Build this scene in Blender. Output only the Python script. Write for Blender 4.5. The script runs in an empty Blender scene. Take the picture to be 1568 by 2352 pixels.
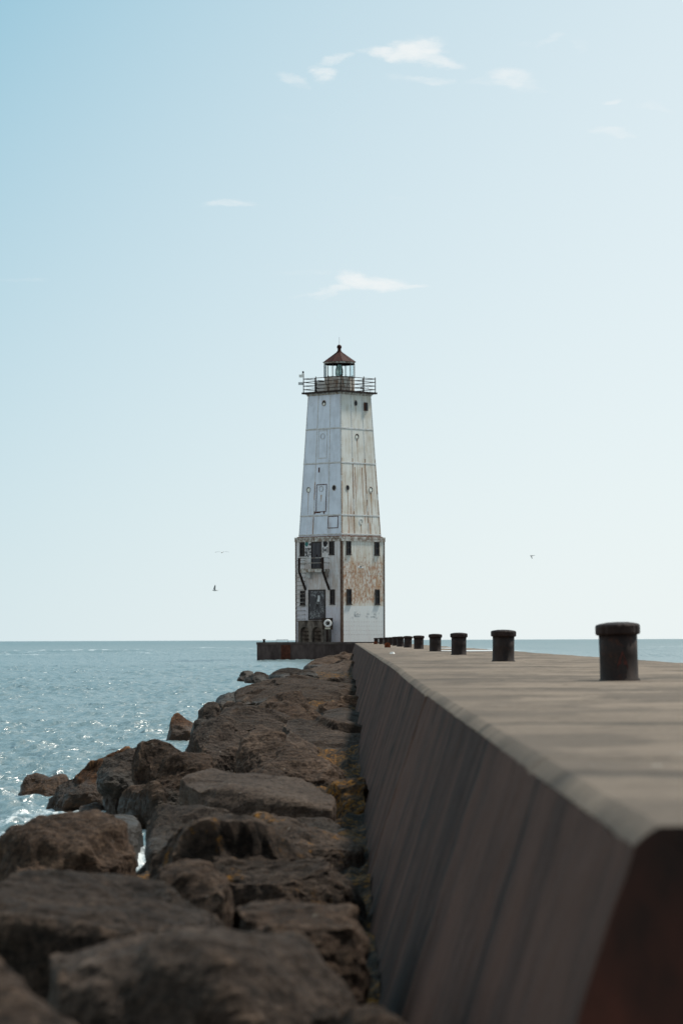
import bpy, bmesh, math, random
import numpy as np
from mathutils import Vector, Matrix
from mathutils.kdtree import KDTree

R = math.radians
random.seed(7)
scene = bpy.context.scene
col = scene.collection
EYE = 1.45            # camera height above the lake, which lies at z = 0
S = 2.2               # depth unit: D values below are given in units of 2.2 m
F = 3267.0 * S        # 110 mm lens, in 1568-wide picture units
FD = 3267.0
ROLL = 0.0035


def P(x, y, D):
    """World point seen at picture position x, y (1568 x 2352 units) when it stands D depth units out."""
    a, b = x - 784.0, y - 1469.5
    return Vector(((a - b * ROLL) * D / FD, D * S, EYE - (a * ROLL + b) * D / FD))


# ------------------------------------------------------------------ noise
def _hash(ix, iy, iz, seed):
    h = (ix * 374761393 + iy * 668265263 + iz * 2147483647 + seed * 1274126177) & 0xFFFFFFFF
    h = ((h ^ (h >> 13)) * 1274126177) & 0xFFFFFFFF
    h = ((h ^ (h >> 16)) * 2246822519) & 0xFFFFFFFF
    return ((h ^ (h >> 15)) & 0xFFFFFF) / float(0xFFFFFF) * 2 - 1


def vnoise(p, seed=0):
    p = np.asarray(p, dtype=np.float64)
    i = np.floor(p).astype(np.int64)
    f = p - i
    f = f * f * f * (f * (f * 6 - 15) + 10)
    out = 0
    for dx in (0, 1):
        wx = f[:, 0] if dx else 1 - f[:, 0]
        for dy in (0, 1):
            wy = f[:, 1] if dy else 1 - f[:, 1]
            for dz in (0, 1):
                wz = f[:, 2] if dz else 1 - f[:, 2]
                out = out + wx * wy * wz * _hash(i[:, 0] + dx, i[:, 1] + dy, i[:, 2] + dz, seed)
    return out


def fbm(p, octaves=4, seed=0, gain=0.5, ridged=False):
    p = np.asarray(p, dtype=np.float64)
    a, s, out = 1.0, 0.0, 0
    for k in range(octaves):
        n = vnoise(p * (2.03 ** k) + 17.3 * k, seed + k * 31)
        if ridged:
            n = 1 - 2 * np.abs(n)
        out = out + a * n
        s += a
        a *= gain
    return out / s


# ------------------------------------------------------------------ node helpers
class G:
    def __init__(self, tree):
        self.t = tree

    def n(self, kind, **kw):
        nd = self.t.nodes.new(kind)
        for k, v in kw.items():
            setattr(nd, k, v)
        return nd

    def put(self, sock, v):
        if isinstance(v, bpy.types.NodeSocket):
            self.t.links.new(v, sock)
        elif v is not None:
            if hasattr(sock.default_value, '__len__') and not hasattr(v, '__len__'):
                v = (v, v, v, 1)[:len(sock.default_value)]
            if hasattr(v, '__len__') and len(v) == 3 and len(sock.default_value) == 4:
                v = (*v, 1)
            sock.default_value = v

    def m(self, op, a, b=None, c=None, clamp=False):
        nd = self.n('ShaderNodeMath', operation=op, use_clamp=clamp)
        self.put(nd.inputs[0], a)
        self.put(nd.inputs[1], b)
        self.put(nd.inputs[2], c)
        return nd.outputs[0]

    def vm(self, op, a, b=None):
        nd = self.n('ShaderNodeVectorMath', operation=op)
        self.put(nd.inputs[0], a)
        self.put(nd.inputs[1], b)
        return nd.outputs['Value'] if op in ('LENGTH', 'DOT_PRODUCT') else nd.outputs[0]

    def sm(self, v, lo, hi, o0=0.0, o1=1.0):
        nd = self.n('ShaderNodeMapRange', interpolation_type='SMOOTHSTEP')
        for k, q in zip((0, 1, 2, 3, 4), (v, lo, hi, o0, o1)):
            self.put(nd.inputs[k], q)
        return nd.outputs[0]

    def noise(self, vec, scale=1.0, detail=4.0, rough=0.55, dist=0.0):
        nd = self.n('ShaderNodeTexNoise')
        self.put(nd.inputs['Vector'], vec)
        nd.inputs['Scale'].default_value = scale
        nd.inputs['Detail'].default_value = detail
        nd.inputs['Roughness'].default_value = rough
        nd.inputs['Distortion'].default_value = dist
        return nd.outputs['Fac']

    def mix(self, f, a, b):
        nd = self.n('ShaderNodeMix', data_type='RGBA')
        self.put(nd.inputs[0], f)
        self.put(nd.inputs[6], a)
        self.put(nd.inputs[7], b)
        return nd.outputs[2]

    def xyz(self, v):
        nd = self.n('ShaderNodeSeparateXYZ')
        self.put(nd.inputs[0], v)
        return nd.outputs

    def comb(self, x, y, z):
        nd = self.n('ShaderNodeCombineXYZ')
        for k, v in enumerate((x, y, z)):
            self.put(nd.inputs[k], v)
        return nd.outputs[0]

    def bump(self, h, strength=0.3, dist=0.02, normal=None):
        nd = self.n('ShaderNodeBump')
        nd.inputs['Strength'].default_value = strength
        nd.inputs['Distance'].default_value = dist
        self.put(nd.inputs['Height'], h)
        if normal is not None:
            self.put(nd.inputs['Normal'], normal)
        return nd.outputs[0]

    def obj(self):
        return self.n('ShaderNodeTexCoord').outputs['Object']

    def uv(self):
        return self.n('ShaderNodeTexCoord').outputs['UV']

    def pos(self):
        return self.n('ShaderNodeNewGeometry').outputs['Position']


def material(name, build):
    mt = bpy.data.materials.new(name)
    mt.use_nodes = True
    g = G(mt.node_tree)
    b = mt.node_tree.nodes['Principled BSDF']
    res = build(g, b)
    for k, v in (res or {}).items():
        g.put(b.inputs[k], v)
    return mt


def worn(name, c0, c1, scale=6.0, rough=0.7, metal=0.0, bump=0.25, streak=1.0):
    def build(g, b):
        v = g.vm('MULTIPLY', g.obj(), (1, 1, streak))
        n = g.noise(v, scale, 6, 0.65)
        n2 = g.noise(v, scale * 5, 3, 0.6)
        f = g.sm(g.m('ADD', g.m('MULTIPLY', n, 0.7), g.m('MULTIPLY', n2, 0.3)), 0.38, 0.62)
        return {'Base Color': g.mix(f, c0, c1), 'Roughness': rough, 'Metallic': metal, 'Specular IOR Level': .2,
                'Normal': g.bump(n2, bump, 0.01)}
    return material(name, build)


# ------------------------------------------------------------------ mesh builder
class MB:
    def __init__(self):
        self.v, self.f, self.mi, self.uv, self.sm = [], [], [], [], []

    def add(self, verts, faces, mi=0, smooth=False, uvs=None):
        o = len(self.v)
        self.v += [tuple(q) for q in verts]
        for k, fc in enumerate(faces):
            self.f.append([o + q for q in fc])
            self.mi.append(mi)
            self.sm.append(smooth)
            self.uv.append(uvs[k] if uvs else None)

    def hexa(self, b, t, mi=0):
        """b, t: four bottom and four top corners, counter-clockwise from above."""
        self.add(list(b) + list(t), [(3, 2, 1, 0), (4, 5, 6, 7), (0, 1, 5, 4), (1, 2, 6, 5), (2, 3, 7, 6), (3, 0, 4, 7)], mi)

    def box(self, x0, x1, y0, y1, z0, z1, mi=0, fn=None):
        q = [(x0, y0), (x1, y0), (x1, y1), (x0, y1)]
        b = [(x, y, z0) for x, y in q]
        t = [(x, y, z1) for x, y in q]
        if fn:
            b = [fn(*p) for p in b]
            t = [fn(*p) for p in t]
        self.hexa(b, t, mi)

    def tube(self, pts, r, n=8, mi=0, smooth=True, caps=True):
        pts = [Vector(p) for p in pts]
        rs = r if hasattr(r, '__len__') else [r] * len(pts)
        vs, fs = [], []
        up = None
        for k, p in enumerate(pts):
            d = (pts[min(k + 1, len(pts) - 1)] - pts[max(k - 1, 0)]).normalized()
            if up is None:
                up = Vector((0, 0, 1)) if abs(d.z) < 0.9 else Vector((1, 0, 0))
            s = d.cross(up).normalized()
            up = s.cross(d).normalized()
            for j in range(n):
                a = 2 * math.pi * (j + 0.5) / n
                vs.append(p + (s * math.cos(a) + up * math.sin(a)) * rs[k])
        for k in range(len(pts) - 1):
            for j in range(n):
                j2 = (j + 1) % n
                fs.append((k * n + j, k * n + j2, (k + 1) * n + j2, (k + 1) * n + j))
        if caps:
            fs.append(tuple(range(n))[::-1])
            fs.append(tuple((len(pts) - 1) * n + j for j in range(n)))
        self.add(vs, fs, mi, smooth)

    def bar(self, p0, p1, w, h, mi=0):
        p0, p1 = Vector(p0), Vector(p1)
        d = (p1 - p0).normalized()
        up = Vector((0, 0, 1)) if abs(d.z) < 0.95 else Vector((0, 1, 0))
        s = d.cross(up).normalized() * (w / 2)
        u = s.normalized().cross(d) * (h / 2)
        a = [p0 - s - u, p0 + s - u, p0 + s + u, p0 - s + u]
        b = [p1 - s - u, p1 + s - u, p1 + s + u, p1 - s + u]
        self.add(a + b, [(0, 1, 2, 3), (7, 6, 5, 4), (1, 0, 4, 5), (2, 1, 5, 6), (3, 2, 6, 7), (0, 3, 7, 4)], mi)

    def lathe(self, prof, n=24, a0=0.0, mi=0, smooth=True, c=(0, 0, 0)):
        vs, fs = [], []
        for r, z in prof:
            for j in range(n):
                a = a0 + 2 * math.pi * j / n
                vs.append((c[0] + r * math.cos(a), c[1] + r * math.sin(a), c[2] + z))
        for k in range(len(prof) - 1):
            for j in range(n):
                j2 = (j + 1) % n
                fs.append((k * n + j, k * n + j2, (k + 1) * n + j2, (k + 1) * n + j))
        if prof[0][0] > 0:
            fs.append(tuple(range(n))[::-1])
        if prof[-1][0] > 0:
            fs.append(tuple((len(prof) - 1) * n + j for j in range(n)))
        self.add(vs, fs, mi, smooth)

    def disc(self, fn, r, d, n=20, mi=0, r2=None):
        """flat polygon / ring in a face frame: fn(u, out, w)"""
        if r2 is None:
            self.add([fn(r * math.cos(2 * math.pi * j / n), d, r * math.sin(2 * math.pi * j / n)) for j in range(n)],
                     [tuple(range(n))], mi)

    def build(self, name, mats, parent=None, loc=None):
        me = bpy.data.meshes.new(name)
        me.from_pydata(self.v, [], self.f)
        for m in (mats if isinstance(mats, (list, tuple)) else [mats]):
            me.materials.append(m)
        me.polygons.foreach_set('material_index', self.mi)
        me.polygons.foreach_set('use_smooth', self.sm)
        if any(u is not None for u in self.uv):
            lay = me.uv_layers.new(name='UVMap')
            for p in me.polygons:
                u = self.uv[p.index]
                for k, li in enumerate(p.loop_indices):
                    lay.data[li].uv = u[k] if u else (0, 0)
        bm = bmesh.new()
        bm.from_mesh(me)
        bmesh.ops.recalc_face_normals(bm, faces=bm.faces)
        bm.to_mesh(me)
        bm.free()
        me.update()
        o = bpy.data.objects.new(name, me)
        col.objects.link(o)
        if parent:
            o.parent = parent
        if loc is not None:
            o.location = loc
        return o


def tag(o, label=None, cat=None, group=None, kind=None):
    if label:
        o['label'] = label
    if cat:
        o['category'] = cat
    if group:
        o['group'] = group
    if kind:
        o['kind'] = kind
    return o


def empty(name, loc, rz=0.0):
    o = bpy.data.objects.new(name, None)
    o.location = loc
    o.rotation_euler = (0, 0, rz)
    o.empty_display_size = 0.1
    col.objects.link(o)
    return o


def np_mesh(name, verts, quads, mat, parent=None, smooth=True):
    me = bpy.data.meshes.new(name)
    nv, nf = len(verts), len(quads)
    k = quads.shape[1]
    me.vertices.add(nv)
    me.vertices.foreach_set('co', np.asarray(verts, dtype=np.float32).ravel())
    me.loops.add(nf * k)
    me.loops.foreach_set('vertex_index', np.asarray(quads, dtype=np.int32).ravel())
    me.polygons.add(nf)
    me.polygons.foreach_set('loop_start', np.arange(nf, dtype=np.int32) * k)
    me.polygons.foreach_set('use_smooth', np.full(nf, smooth))
    me.update(calc_edges=True)
    me.validate()
    me.materials.append(mat)
    o = bpy.data.objects.new(name, me)
    col.objects.link(o)
    if parent:
        o.parent = parent
    return o


def grid_quads(nr, nc):
    i = np.arange((nr - 1) * (nc - 1))
    r, c = i // (nc - 1), i % (nc - 1)
    a = r * nc + c
    return np.stack([a, a + 1, a + nc + 1, a + nc], 1)


# ================================================================== SKY AND LIGHT
SUN_EL, SUN_AZ = 60.0, 60.0      # azimuth to the right of the view direction (+Y)
world = bpy.data.worlds.new('World')
scene.world = world
world.use_nodes = True
g = G(world.node_tree)
bg = world.node_tree.nodes['Background']
sky = g.n('ShaderNodeTexSky', sky_type='NISHITA', sun_disc=False, sun_elevation=R(SUN_EL), sun_rotation=R(SUN_AZ))
sky.altitude = 0
sky.air_density = 1.0
sky.dust_density = 0.3
sky.ozone_density = 1.0
d = g.n('ShaderNodeTexCoord').outputs['Generated']
dx, dy, dz = g.xyz(d)
dyc = g.m('MAXIMUM', dy, 0.05)
hx = g.m('MULTIPLY', g.m('DIVIDE', dx, dyc), S)
hz = g.m('MULTIPLY', g.m('DIVIDE', dz, dyc), S)
hv = g.comb(hx, g.m('MULTIPLY', hz, 2.2), 0.0)
wob = g.noise(hv, 16, 5, 0.6)
wob2 = g.noise(g.vm('ADD', hv, (3.1, 1.7, 0)), 16, 5, 0.6)
wx = g.m('ADD', hx, g.m('MULTIPLY', g.m('SUBTRACT', wob, 0.5), 0.055))
wz = g.m('ADD', hz, g.m('MULTIPLY', g.m('SUBTRACT', wob2, 0.5), 0.026))
CLOUDS = [  # x, y, half-width, half-height, weight, slant
    (915, 122, 62, 13, .95, 0), (955, 112, 52, 24, 1.0, 0), (1005, 136, 36, 14, .8, .25), (835, 121, 40, 6, .5, 0),
    (738, 162, 30, 14, .8, .1), (755, 131, 32, 11, .65, -.1), (668, 182, 32, 10, .6, .15), (715, 148, 20, 6, .4, 0),
    (985, 183, 42, 11, .6, .1), (935, 175, 26, 11, .35, 0), (1170, 183, 62, 19, .72, .1), (1210, 192, 34, 12, .5, .3), (1100, 190, 40, 9, .4, 0),
    (1390, 231, 28, 10, .62, -.1), (1515, 249, 36, 9, .4, .1), (1412, 301, 46, 8, .55, 0),
    (1275, 90, 34, 11, .45, -.4), (1345, 112, 12, 20, .3, 0), (1230, 100, 40, 6, .2, 0),
    (530, 473, 62, 10, .62, 0), (510, 471, 40, 6, .3, 0), (900, 458, 30, 6, .22, 0),
    (815, 645, 46, 22, .95, 0), (858, 654, 72, 15, .9, .05), (925, 660, 56, 7, .75, .02), (780, 663, 62, 14, .75, -.18), (730, 682, 40, 5, .5, -.1),
    (700, 624, 60, 5, .3, 0), (740, 672, 70, 7, .6, -.12), (30, 640, 66, 6, .35, 0), (640, 608, 30, 5, .15, 0), (680, 268, 40, 9, .12, 0)]
tot = None
for (cx, cy, rx, ry, w, sl) in CLOUDS:
    c = P(cx, cy, 1.0)
    ax = g.m('SUBTRACT', wx, c.x)
    az = g.m('SUBTRACT', wz, c.z - EYE)
    az = g.m('ADD', az, g.m('MULTIPLY', ax, sl))
    q = g.m('ADD', g.m('POWER', g.m('DIVIDE', ax, rx * 1.25 / FD), 2.0), g.m('POWER', g.m('DIVIDE', az, ry * 1.3 / FD), 2.0))
    e = g.m('MULTIPLY', g.sm(q, 1.5, 0.0), w)
    tot = e if tot is None else g.m('MAXIMUM', tot, e)
fine = g.noise(g.vm('MULTIPLY', hv, (1, 1.3, 1)), 75, 7, 0.7)
cm = g.m('MULTIPLY', g.m('POWER', tot, 1.25), g.sm(g.m('ADD', g.m('MULTIPLY', tot, 0.55), fine), 0.34, 1.15), clamp=True)
# thin bright haze: denser to the right, where the sun stands, and near the horizon
az_ = g.m('ABSOLUTE', dz)
zx = g.m('MAXIMUM', g.m('MINIMUM', dx, .13), -.13)
zz = g.m('MINIMUM', az_, .25)
w = g.m('ADD', g.m('ADD', .895, g.m('MULTIPLY', zx, 1.313)), g.m('MULTIPLY', g.m('MULTIPLY', zx, zx), -4.676))
w = g.m('ADD', w, g.m('ADD', g.m('MULTIPLY', zz, -1.594), g.m('MULTIPLY', g.m('MULTIPLY', zz, zz), -2.752)))
w = g.m('ADD', w, g.m('MULTIPLY', g.m('MULTIPLY', zx, zz), 9.233))
w = g.m('MAXIMUM', g.m('MINIMUM', w, 1.0), .03)
w = g.m('MULTIPLY', w, g.sm(az_, .25, .85, 1.0, .35))
# added warm glow, unseen at the left, to brighten the tower's left face
lf = g.sm(g.vm('DOT_PRODUCT', d, (-.9, -.43, 0)), .1, .8)
SKY_STRENGTH = 0.1
veil = g.mix(w, tuple(c / SKY_STRENGTH for c in (0.31, 0.575, 0.71)), tuple(c / SKY_STRENGTH for c in (0.86, 0.935, 0.95)))
base = g.mix(0.9, sky.outputs[0], veil)
base = g.mix(g.sm(dy, .2, -.6, 0.0, .55), base, tuple(c / SKY_STRENGTH for c in (0.10, 0.14, 0.19)))  # sky behind the camera dimmed to deepen the rocks' dark fronts
base = g.mix(g.m('MULTIPLY', lf, g.m('MULTIPLY', g.m('SUBTRACT', 1.0, az_), .85)), base, tuple(c / SKY_STRENGTH for c in (1.02, .93, .83)))
cl = tuple(c / SKY_STRENGTH for c in (0.93, 0.94, 0.93))
g.put(bg.inputs['Color'], g.mix(g.m('MULTIPLY', cm, .78), base, cl))
bg.inputs['Strength'].default_value = SKY_STRENGTH

sun_data = bpy.data.lights.new('sun', 'SUN')
sun_data.energy = 4.4
sun_data.angle = R(6)
sun_data.color = (1.0, 0.93, 0.82)
sun = bpy.data.objects.new('sun', sun_data)
col.objects.link(sun)
sd = Vector((math.sin(R(SUN_AZ)) * math.cos(R(SUN_EL)), math.cos(R(SUN_AZ)) * math.cos(R(SUN_EL)), math.sin(R(SUN_EL))))
sun.rotation_euler = sd.to_track_quat('Z', 'Y').to_euler()

# ================================================================== CAMERA
cam_data = bpy.data.cameras.new('camera')
cam = bpy.data.objects.new('camera', cam_data)
col.objects.link(cam)
cam.matrix_world = Matrix.Translation((0, 0, EYE)) @ Matrix.Rotation(R(90), 4, 'X') @ Matrix.Rotation(-ROLL, 4, 'Z')
cam_data.sensor_fit = 'VERTICAL'
cam_data.sensor_height = 36.0
cam_data.sensor_width = 24.0
cam_data.lens = 50.0 * S
cam_data.shift_y = (1469.5 - 1176.0) / 2352.0
cam_data.clip_start = 0.05
cam_data.clip_end = 20000
cam_data.dof.use_dof = True
cam_data.dof.focus_distance = 62.0
cam_data.dof.aperture_fstop = 7.0
scene.camera = cam
scene.view_settings.view_transform = 'Standard'
scene.view_settings.look = 'None'
scene.view_settings.exposure = 0.0
scene.view_settings.gamma = 1.0

# ================================================================== MATERIALS
def rock_mat(name, dark, mid, light, lichen=0.0, wet=0.32):
    def build(g, b):
        o = g.obj()
        rnd = g.n('ShaderNodeObjectInfo').outputs['Random']
        big = g.noise(o, 2.2, 5, 0.6)
        grain = g.noise(o, 26, 6, 0.72)
        strat = g.noise(g.vm('MULTIPLY', g.n('ShaderNodeMapping').outputs[0], (1, 1, 1)), 1, 1)
        rot = g.n('ShaderNodeMapping')
        g.put(rot.inputs[0], o)
        rot.inputs['Rotation'].default_value = (0.5, 0.25, 0.4)
        rot.inputs['Scale'].default_value = (1.3, 2.2, 14)
        strat = g.noise(rot.outputs[0], 2.0, 5, 0.65)
        fine = g.noise(o, 90, 4, 0.7)
        f = g.m('ADD', g.m('ADD', g.m('MULTIPLY', big, .3), g.m('MULTIPLY', grain, .4)), g.m('MULTIPLY', strat, .3))
        f = g.m('ADD', f, g.m('MULTIPLY', g.m('SUBTRACT', rnd, 0.5), 0.06))
        c = g.mix(g.sm(f, 0.40, 0.51), dark, mid)
        c = g.mix(g.sm(f, 0.51, 0.62), c, light)
        g2 = g.noise(g.vm('ADD', o, (3, 8, 2)), 40, 6, .78)
        c = g.mix(g.m('MULTIPLY', g.sm(g2, .50, .40), .75), c, tuple(q * .6 for q in dark))
        c = g.mix(g.m('MULTIPLY', g.sm(g2, .55, .66), .65), c, light)
        pale = g.sm(g.noise(g.vm('ADD', o, (7, 3, 1)), 14, 4, 0.7), 0.66, 0.74)
        c = g.mix(g.m('MULTIPLY', pale, .45), c, (0.26, 0.24, 0.21))
        hv_ = g.n('ShaderNodeHueSaturation')
        g.put(hv_.inputs['Value'], g.sm(rnd, 0, 1, .80, 1.22))
        g.put(hv_.inputs['Saturation'], g.sm(g.m('FRACT', g.m('MULTIPLY', rnd, 7.3)), 0, 1, .82, 1.1))
        g.put(hv_.inputs['Color'], c)
        c = hv_.outputs[0]
        edge = g.sm(g.n('ShaderNodeNewGeometry').outputs['Pointiness'], .515, .60)  # convex edges lightened: wear, and rim light put into the colour
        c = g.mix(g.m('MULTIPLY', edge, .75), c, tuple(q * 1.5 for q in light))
        if lichen:
            l = g.noise(g.vm('ADD', o, (2, 9, 4)), 3.2, 5, 0.7)
            l2 = g.noise(o, 34, 4, 0.7)
            lf = g.m('MULTIPLY', g.sm(l, 0.63 - lichen * .2, 0.74 - lichen * .2), g.sm(l2, 0.44, 0.6))
            c = g.mix(g.m('MULTIPLY', lf, .9), c, (0.21, 0.095, 0.013))
        z = g.xyz(g.pos())[2]
        wn = g.noise(g.pos(), 5, 4, 0.6)
        w = g.sm(g.m('ADD', z, g.m('MULTIPLY', g.m('SUBTRACT', wn, .5), .3)), wet, wet - 0.16)
        c = g.mix(g.m('MULTIPLY', w, .62), c, (0.012, 0.009, 0.006))
        h = g.m('ADD', g.m('MULTIPLY', grain, .7), g.m('ADD', g.m('MULTIPLY', fine, .25), g.m('MULTIPLY', strat, .5)))
        return {'Base Color': c, 'Roughness': g.sm(w, 0, 1, 0.92, 0.5), 'Specular IOR Level': g.sm(w, 0, 1, .2, .22),
                'Normal': g.bump(h, 0.9, 0.03)}
    return material(name, build)


M = {}
M['rock'] = rock_mat('weathered_rock', (0.0131, 0.0084, 0.0059), (0.0420, 0.0271, 0.0191), (0.0977, 0.0650, 0.0458))
M['rock_lichen'] = rock_mat('rock_with_lichen', (0.0159, 0.0108, 0.0080), (0.0492, 0.0331, 0.0239), (0.1049, 0.0722, 0.0532), lichen=.55)
M['rock_full_lichen'] = rock_mat('rock_covered_in_lichen', (0.0159, 0.0108, 0.0064), (0.0434, 0.0289, 0.0186), (0.0869, 0.0602, 0.0426), lichen=1.0)
M['rock_pale'] = rock_mat('pale_rock', (0.0273, 0.0187, 0.0143), (0.0594, 0.0415, 0.0312), (0.1032, 0.0732, 0.0544))
M['rock_brown'] = rock_mat('wet_brown_rock', (0.020, 0.010, 0.005), (0.075, 0.033, 0.015), (0.17, 0.08, 0.033), wet=0.3)
M['rubble'] = rock_mat('rubble_with_lichen', (0.012, 0.008, 0.005), (0.040, 0.026, 0.017), (0.085, 0.055, 0.036), lichen=.9, wet=-5)
M['rock_dark'] = rock_mat('dark_rock', (0.0102, 0.0072, 0.0059), (0.0303, 0.0212, 0.0160), (0.0723, 0.0512, 0.0383), wet=0.45)


def wall_build(g, b):
    p = g.pos()
    x, y, z = g.xyz(p)
    yy = g.m('ADD', y, g.m('MULTIPLY', g.m('SUBTRACT', g.noise(g.comb(0, y, z), 1.2, 3), .5), .06))

    def cell(w, off):
        q = g.m('DIVIDE', g.m('ADD', yy, off), w)
        wn = g.n('ShaderNodeTexWhiteNoise', noise_dimensions='1D')
        g.put(wn.inputs['W'], g.m('FLOOR', q))
        d_ = g.m('ABSOLUTE', g.m('SUBTRACT', g.m('FRACT', q), .5))
        return wn.outputs['Value'], d_
    pan, pd = cell(2.44, 1.08)
    brd, bd = cell(.305, .1)
    s1 = g.noise(g.comb(0, g.m('MULTIPLY', y, 1.6), g.m('MULTIPLY', z, 0.35)), 1.0, 5, 0.65)
    s2 = g.noise(g.comb(3.3, g.m('MULTIPLY', y, 9.0), g.m('MULTIPLY', z, 0.8)), 1.0, 5, 0.7)
    gr = g.noise(p, 24, 5, 0.75)
    blot = g.noise(g.comb(2, g.m('MULTIPLY', y, .8), g.m('MULTIPLY', z, 1.3)), 1.5, 6, .7)
    f = g.m('ADD', g.m('ADD', g.m('MULTIPLY', s1, .26), g.m('MULTIPLY', s2, .24)), g.m('ADD', g.m('MULTIPLY', gr, .22), g.m('MULTIPLY', blot, .28)))
    f = g.m('ADD', f, g.m('ADD', g.m('MULTIPLY', g.m('SUBTRACT', pan, .5), .09), g.m('MULTIPLY', g.m('SUBTRACT', brd, .5), .07)))
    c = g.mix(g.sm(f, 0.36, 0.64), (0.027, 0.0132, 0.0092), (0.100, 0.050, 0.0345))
    jn = g.sm(pd, .470, .490)
    jb = g.m('MULTIPLY', g.sm(bd, .44, .49), g.sm(g.noise(g.comb(7, y, z), 1.7, 3), .45, .62))
    c = g.mix(g.m('MULTIPLY', jb, .5), c, (0.016, 0.010, 0.008))
    c = g.mix(g.m('MULTIPLY', jn, .85), c, (0.010, 0.007, 0.006))
    lime = g.sm(g.noise(g.comb(1.3, g.m('MULTIPLY', y, 2.1), g.m('MULTIPLY', z, .28)), 1.0, 6, 0.75), 0.63, 0.70)
    c = g.mix(g.m('MULTIPLY', lime, .55), c, (0.22, 0.19, 0.17))
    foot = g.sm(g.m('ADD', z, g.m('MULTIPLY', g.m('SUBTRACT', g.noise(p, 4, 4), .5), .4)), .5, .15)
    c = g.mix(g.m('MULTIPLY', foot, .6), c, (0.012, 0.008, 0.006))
    hh = g.m('SUBTRACT', g.m('ADD', g.m('MULTIPLY', s2, .8), g.m('MULTIPLY', gr, .5)), g.m('ADD', g.m('MULTIPLY', jn, 1.2), g.m('MULTIPLY', jb, .5)))
    return {'Base Color': c, 'Roughness': .9, 'Specular IOR Level': .2, 'Normal': g.bump(hh, .6, .02)}


M['wall'] = material('board_marked_concrete', wall_build)


def walk_build(g, b):
    p = g.pos()
    x, y, z = g.xyz(p)
    n1 = g.noise(g.comb(g.m('MULTIPLY', x, .55), g.m('MULTIPLY', y, 1.2), 0), 1.6, 6, .65)
    n2 = g.noise(p, 30, 6, .72)
    n3 = g.noise(g.comb(g.m('MULTIPLY', x, .5), g.m('MULTIPLY', y, 3.4), 4), 2.2, 5, .7)
    f = g.m('ADD', g.m('ADD', g.m('MULTIPLY', n1, .4), g.m('MULTIPLY', n2, .25)), g.m('MULTIPLY', n3, .35))
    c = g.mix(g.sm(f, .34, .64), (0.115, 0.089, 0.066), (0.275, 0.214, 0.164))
    jit = g.m('MULTIPLY', g.m('SUBTRACT', g.noise(p, 3, 4), .5), .12)
    qj = g.m('DIVIDE', g.m('ADD', g.m('ADD', y, 2.5), jit), 3.35)
    wn = g.n('ShaderNodeTexWhiteNoise', noise_dimensions='1D')
    g.put(wn.inputs['W'], g.m('FLOOR', qj))
    ln = g.sm(g.m('ABSOLUTE', g.m('SUBTRACT', g.m('FRACT', qj), .5)), .042, .012)
    ln = g.m('MULTIPLY', ln, g.sm(wn.outputs['Value'], .1, .8, .25, 1.0))
    c = g.mix(g.m('MULTIPLY', g.m('SUBTRACT', wn.outputs['Value'], .4), .35, clamp=True), c, (0.09, 0.07, 0.053))
    blo = g.noise(g.comb(g.m('MULTIPLY', x, .7), g.m('MULTIPLY', y, .45), 12), 1.2, 6, .7)
    c = g.mix(g.m('MULTIPLY', g.sm(blo, .48, .57), .70), c, (0.082, 0.064, 0.050))
    c = g.mix(g.m('MULTIPLY', ln, .85), c, (0.03, 0.025, 0.02))
    st = g.sm(g.noise(g.comb(g.m('MULTIPLY', x, .8), g.m('MULTIPLY', y, 1.6), 9), 1.1, 5, .7), .60, .70)
    c = g.mix(g.m('MULTIPLY', st, .7), c, (0.06, 0.046, 0.034))
    crk = g.m('ABSOLUTE', g.m('SUBTRACT', g.noise(g.comb(g.m('MULTIPLY', x, .45), g.m('MULTIPLY', y, .8), 3), 1.3, 6, .6), .5))
    crk = g.sm(crk, .012, .003)
    c = g.mix(g.m('MULTIPLY', crk, .7), c, (0.04, 0.03, 0.022))
    ed = g.m('SUBTRACT', x, g.m('ADD', .39, g.m('MULTIPLY', y, .0025)))
    ed = g.m('ADD', ed, g.m('MULTIPLY', g.m('SUBTRACT', g.noise(p, 1.4, 5, .65), .5), 1.3))
    c = g.mix(g.sm(ed, 1.1, .1, 0.0, .38), c, (0.075, 0.057, 0.043))
    drop = g.m('MULTIPLY', g.sm(g.noise(p, 9, 2, .5), .74, .77), g.sm(g.noise(g.vm('MULTIPLY', p, (1, .3, 1)), .9, 2), .5, .6))
    c = g.mix(g.m('MULTIPLY', drop, .8), c, (0.55, 0.54, 0.5))
    grit = g.noise(p, 70, 3, .8)
    c = g.mix(g.m('MULTIPLY', g.sm(grit, .60, .72), .5), c, (0.33, 0.28, 0.23))
    c = g.mix(g.m('MULTIPLY', g.sm(grit, .40, .30), .5), c, (0.05, 0.04, 0.03))
    h = g.m('ADD', g.m('MULTIPLY', n2, .6), g.m('SUBTRACT', g.m('MULTIPLY', n3, .8), ln))
    return {'Base Color': c, 'Roughness': .88, 'Specular IOR Level': .3, 'Normal': g.bump(h, .6, .02)}


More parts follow.
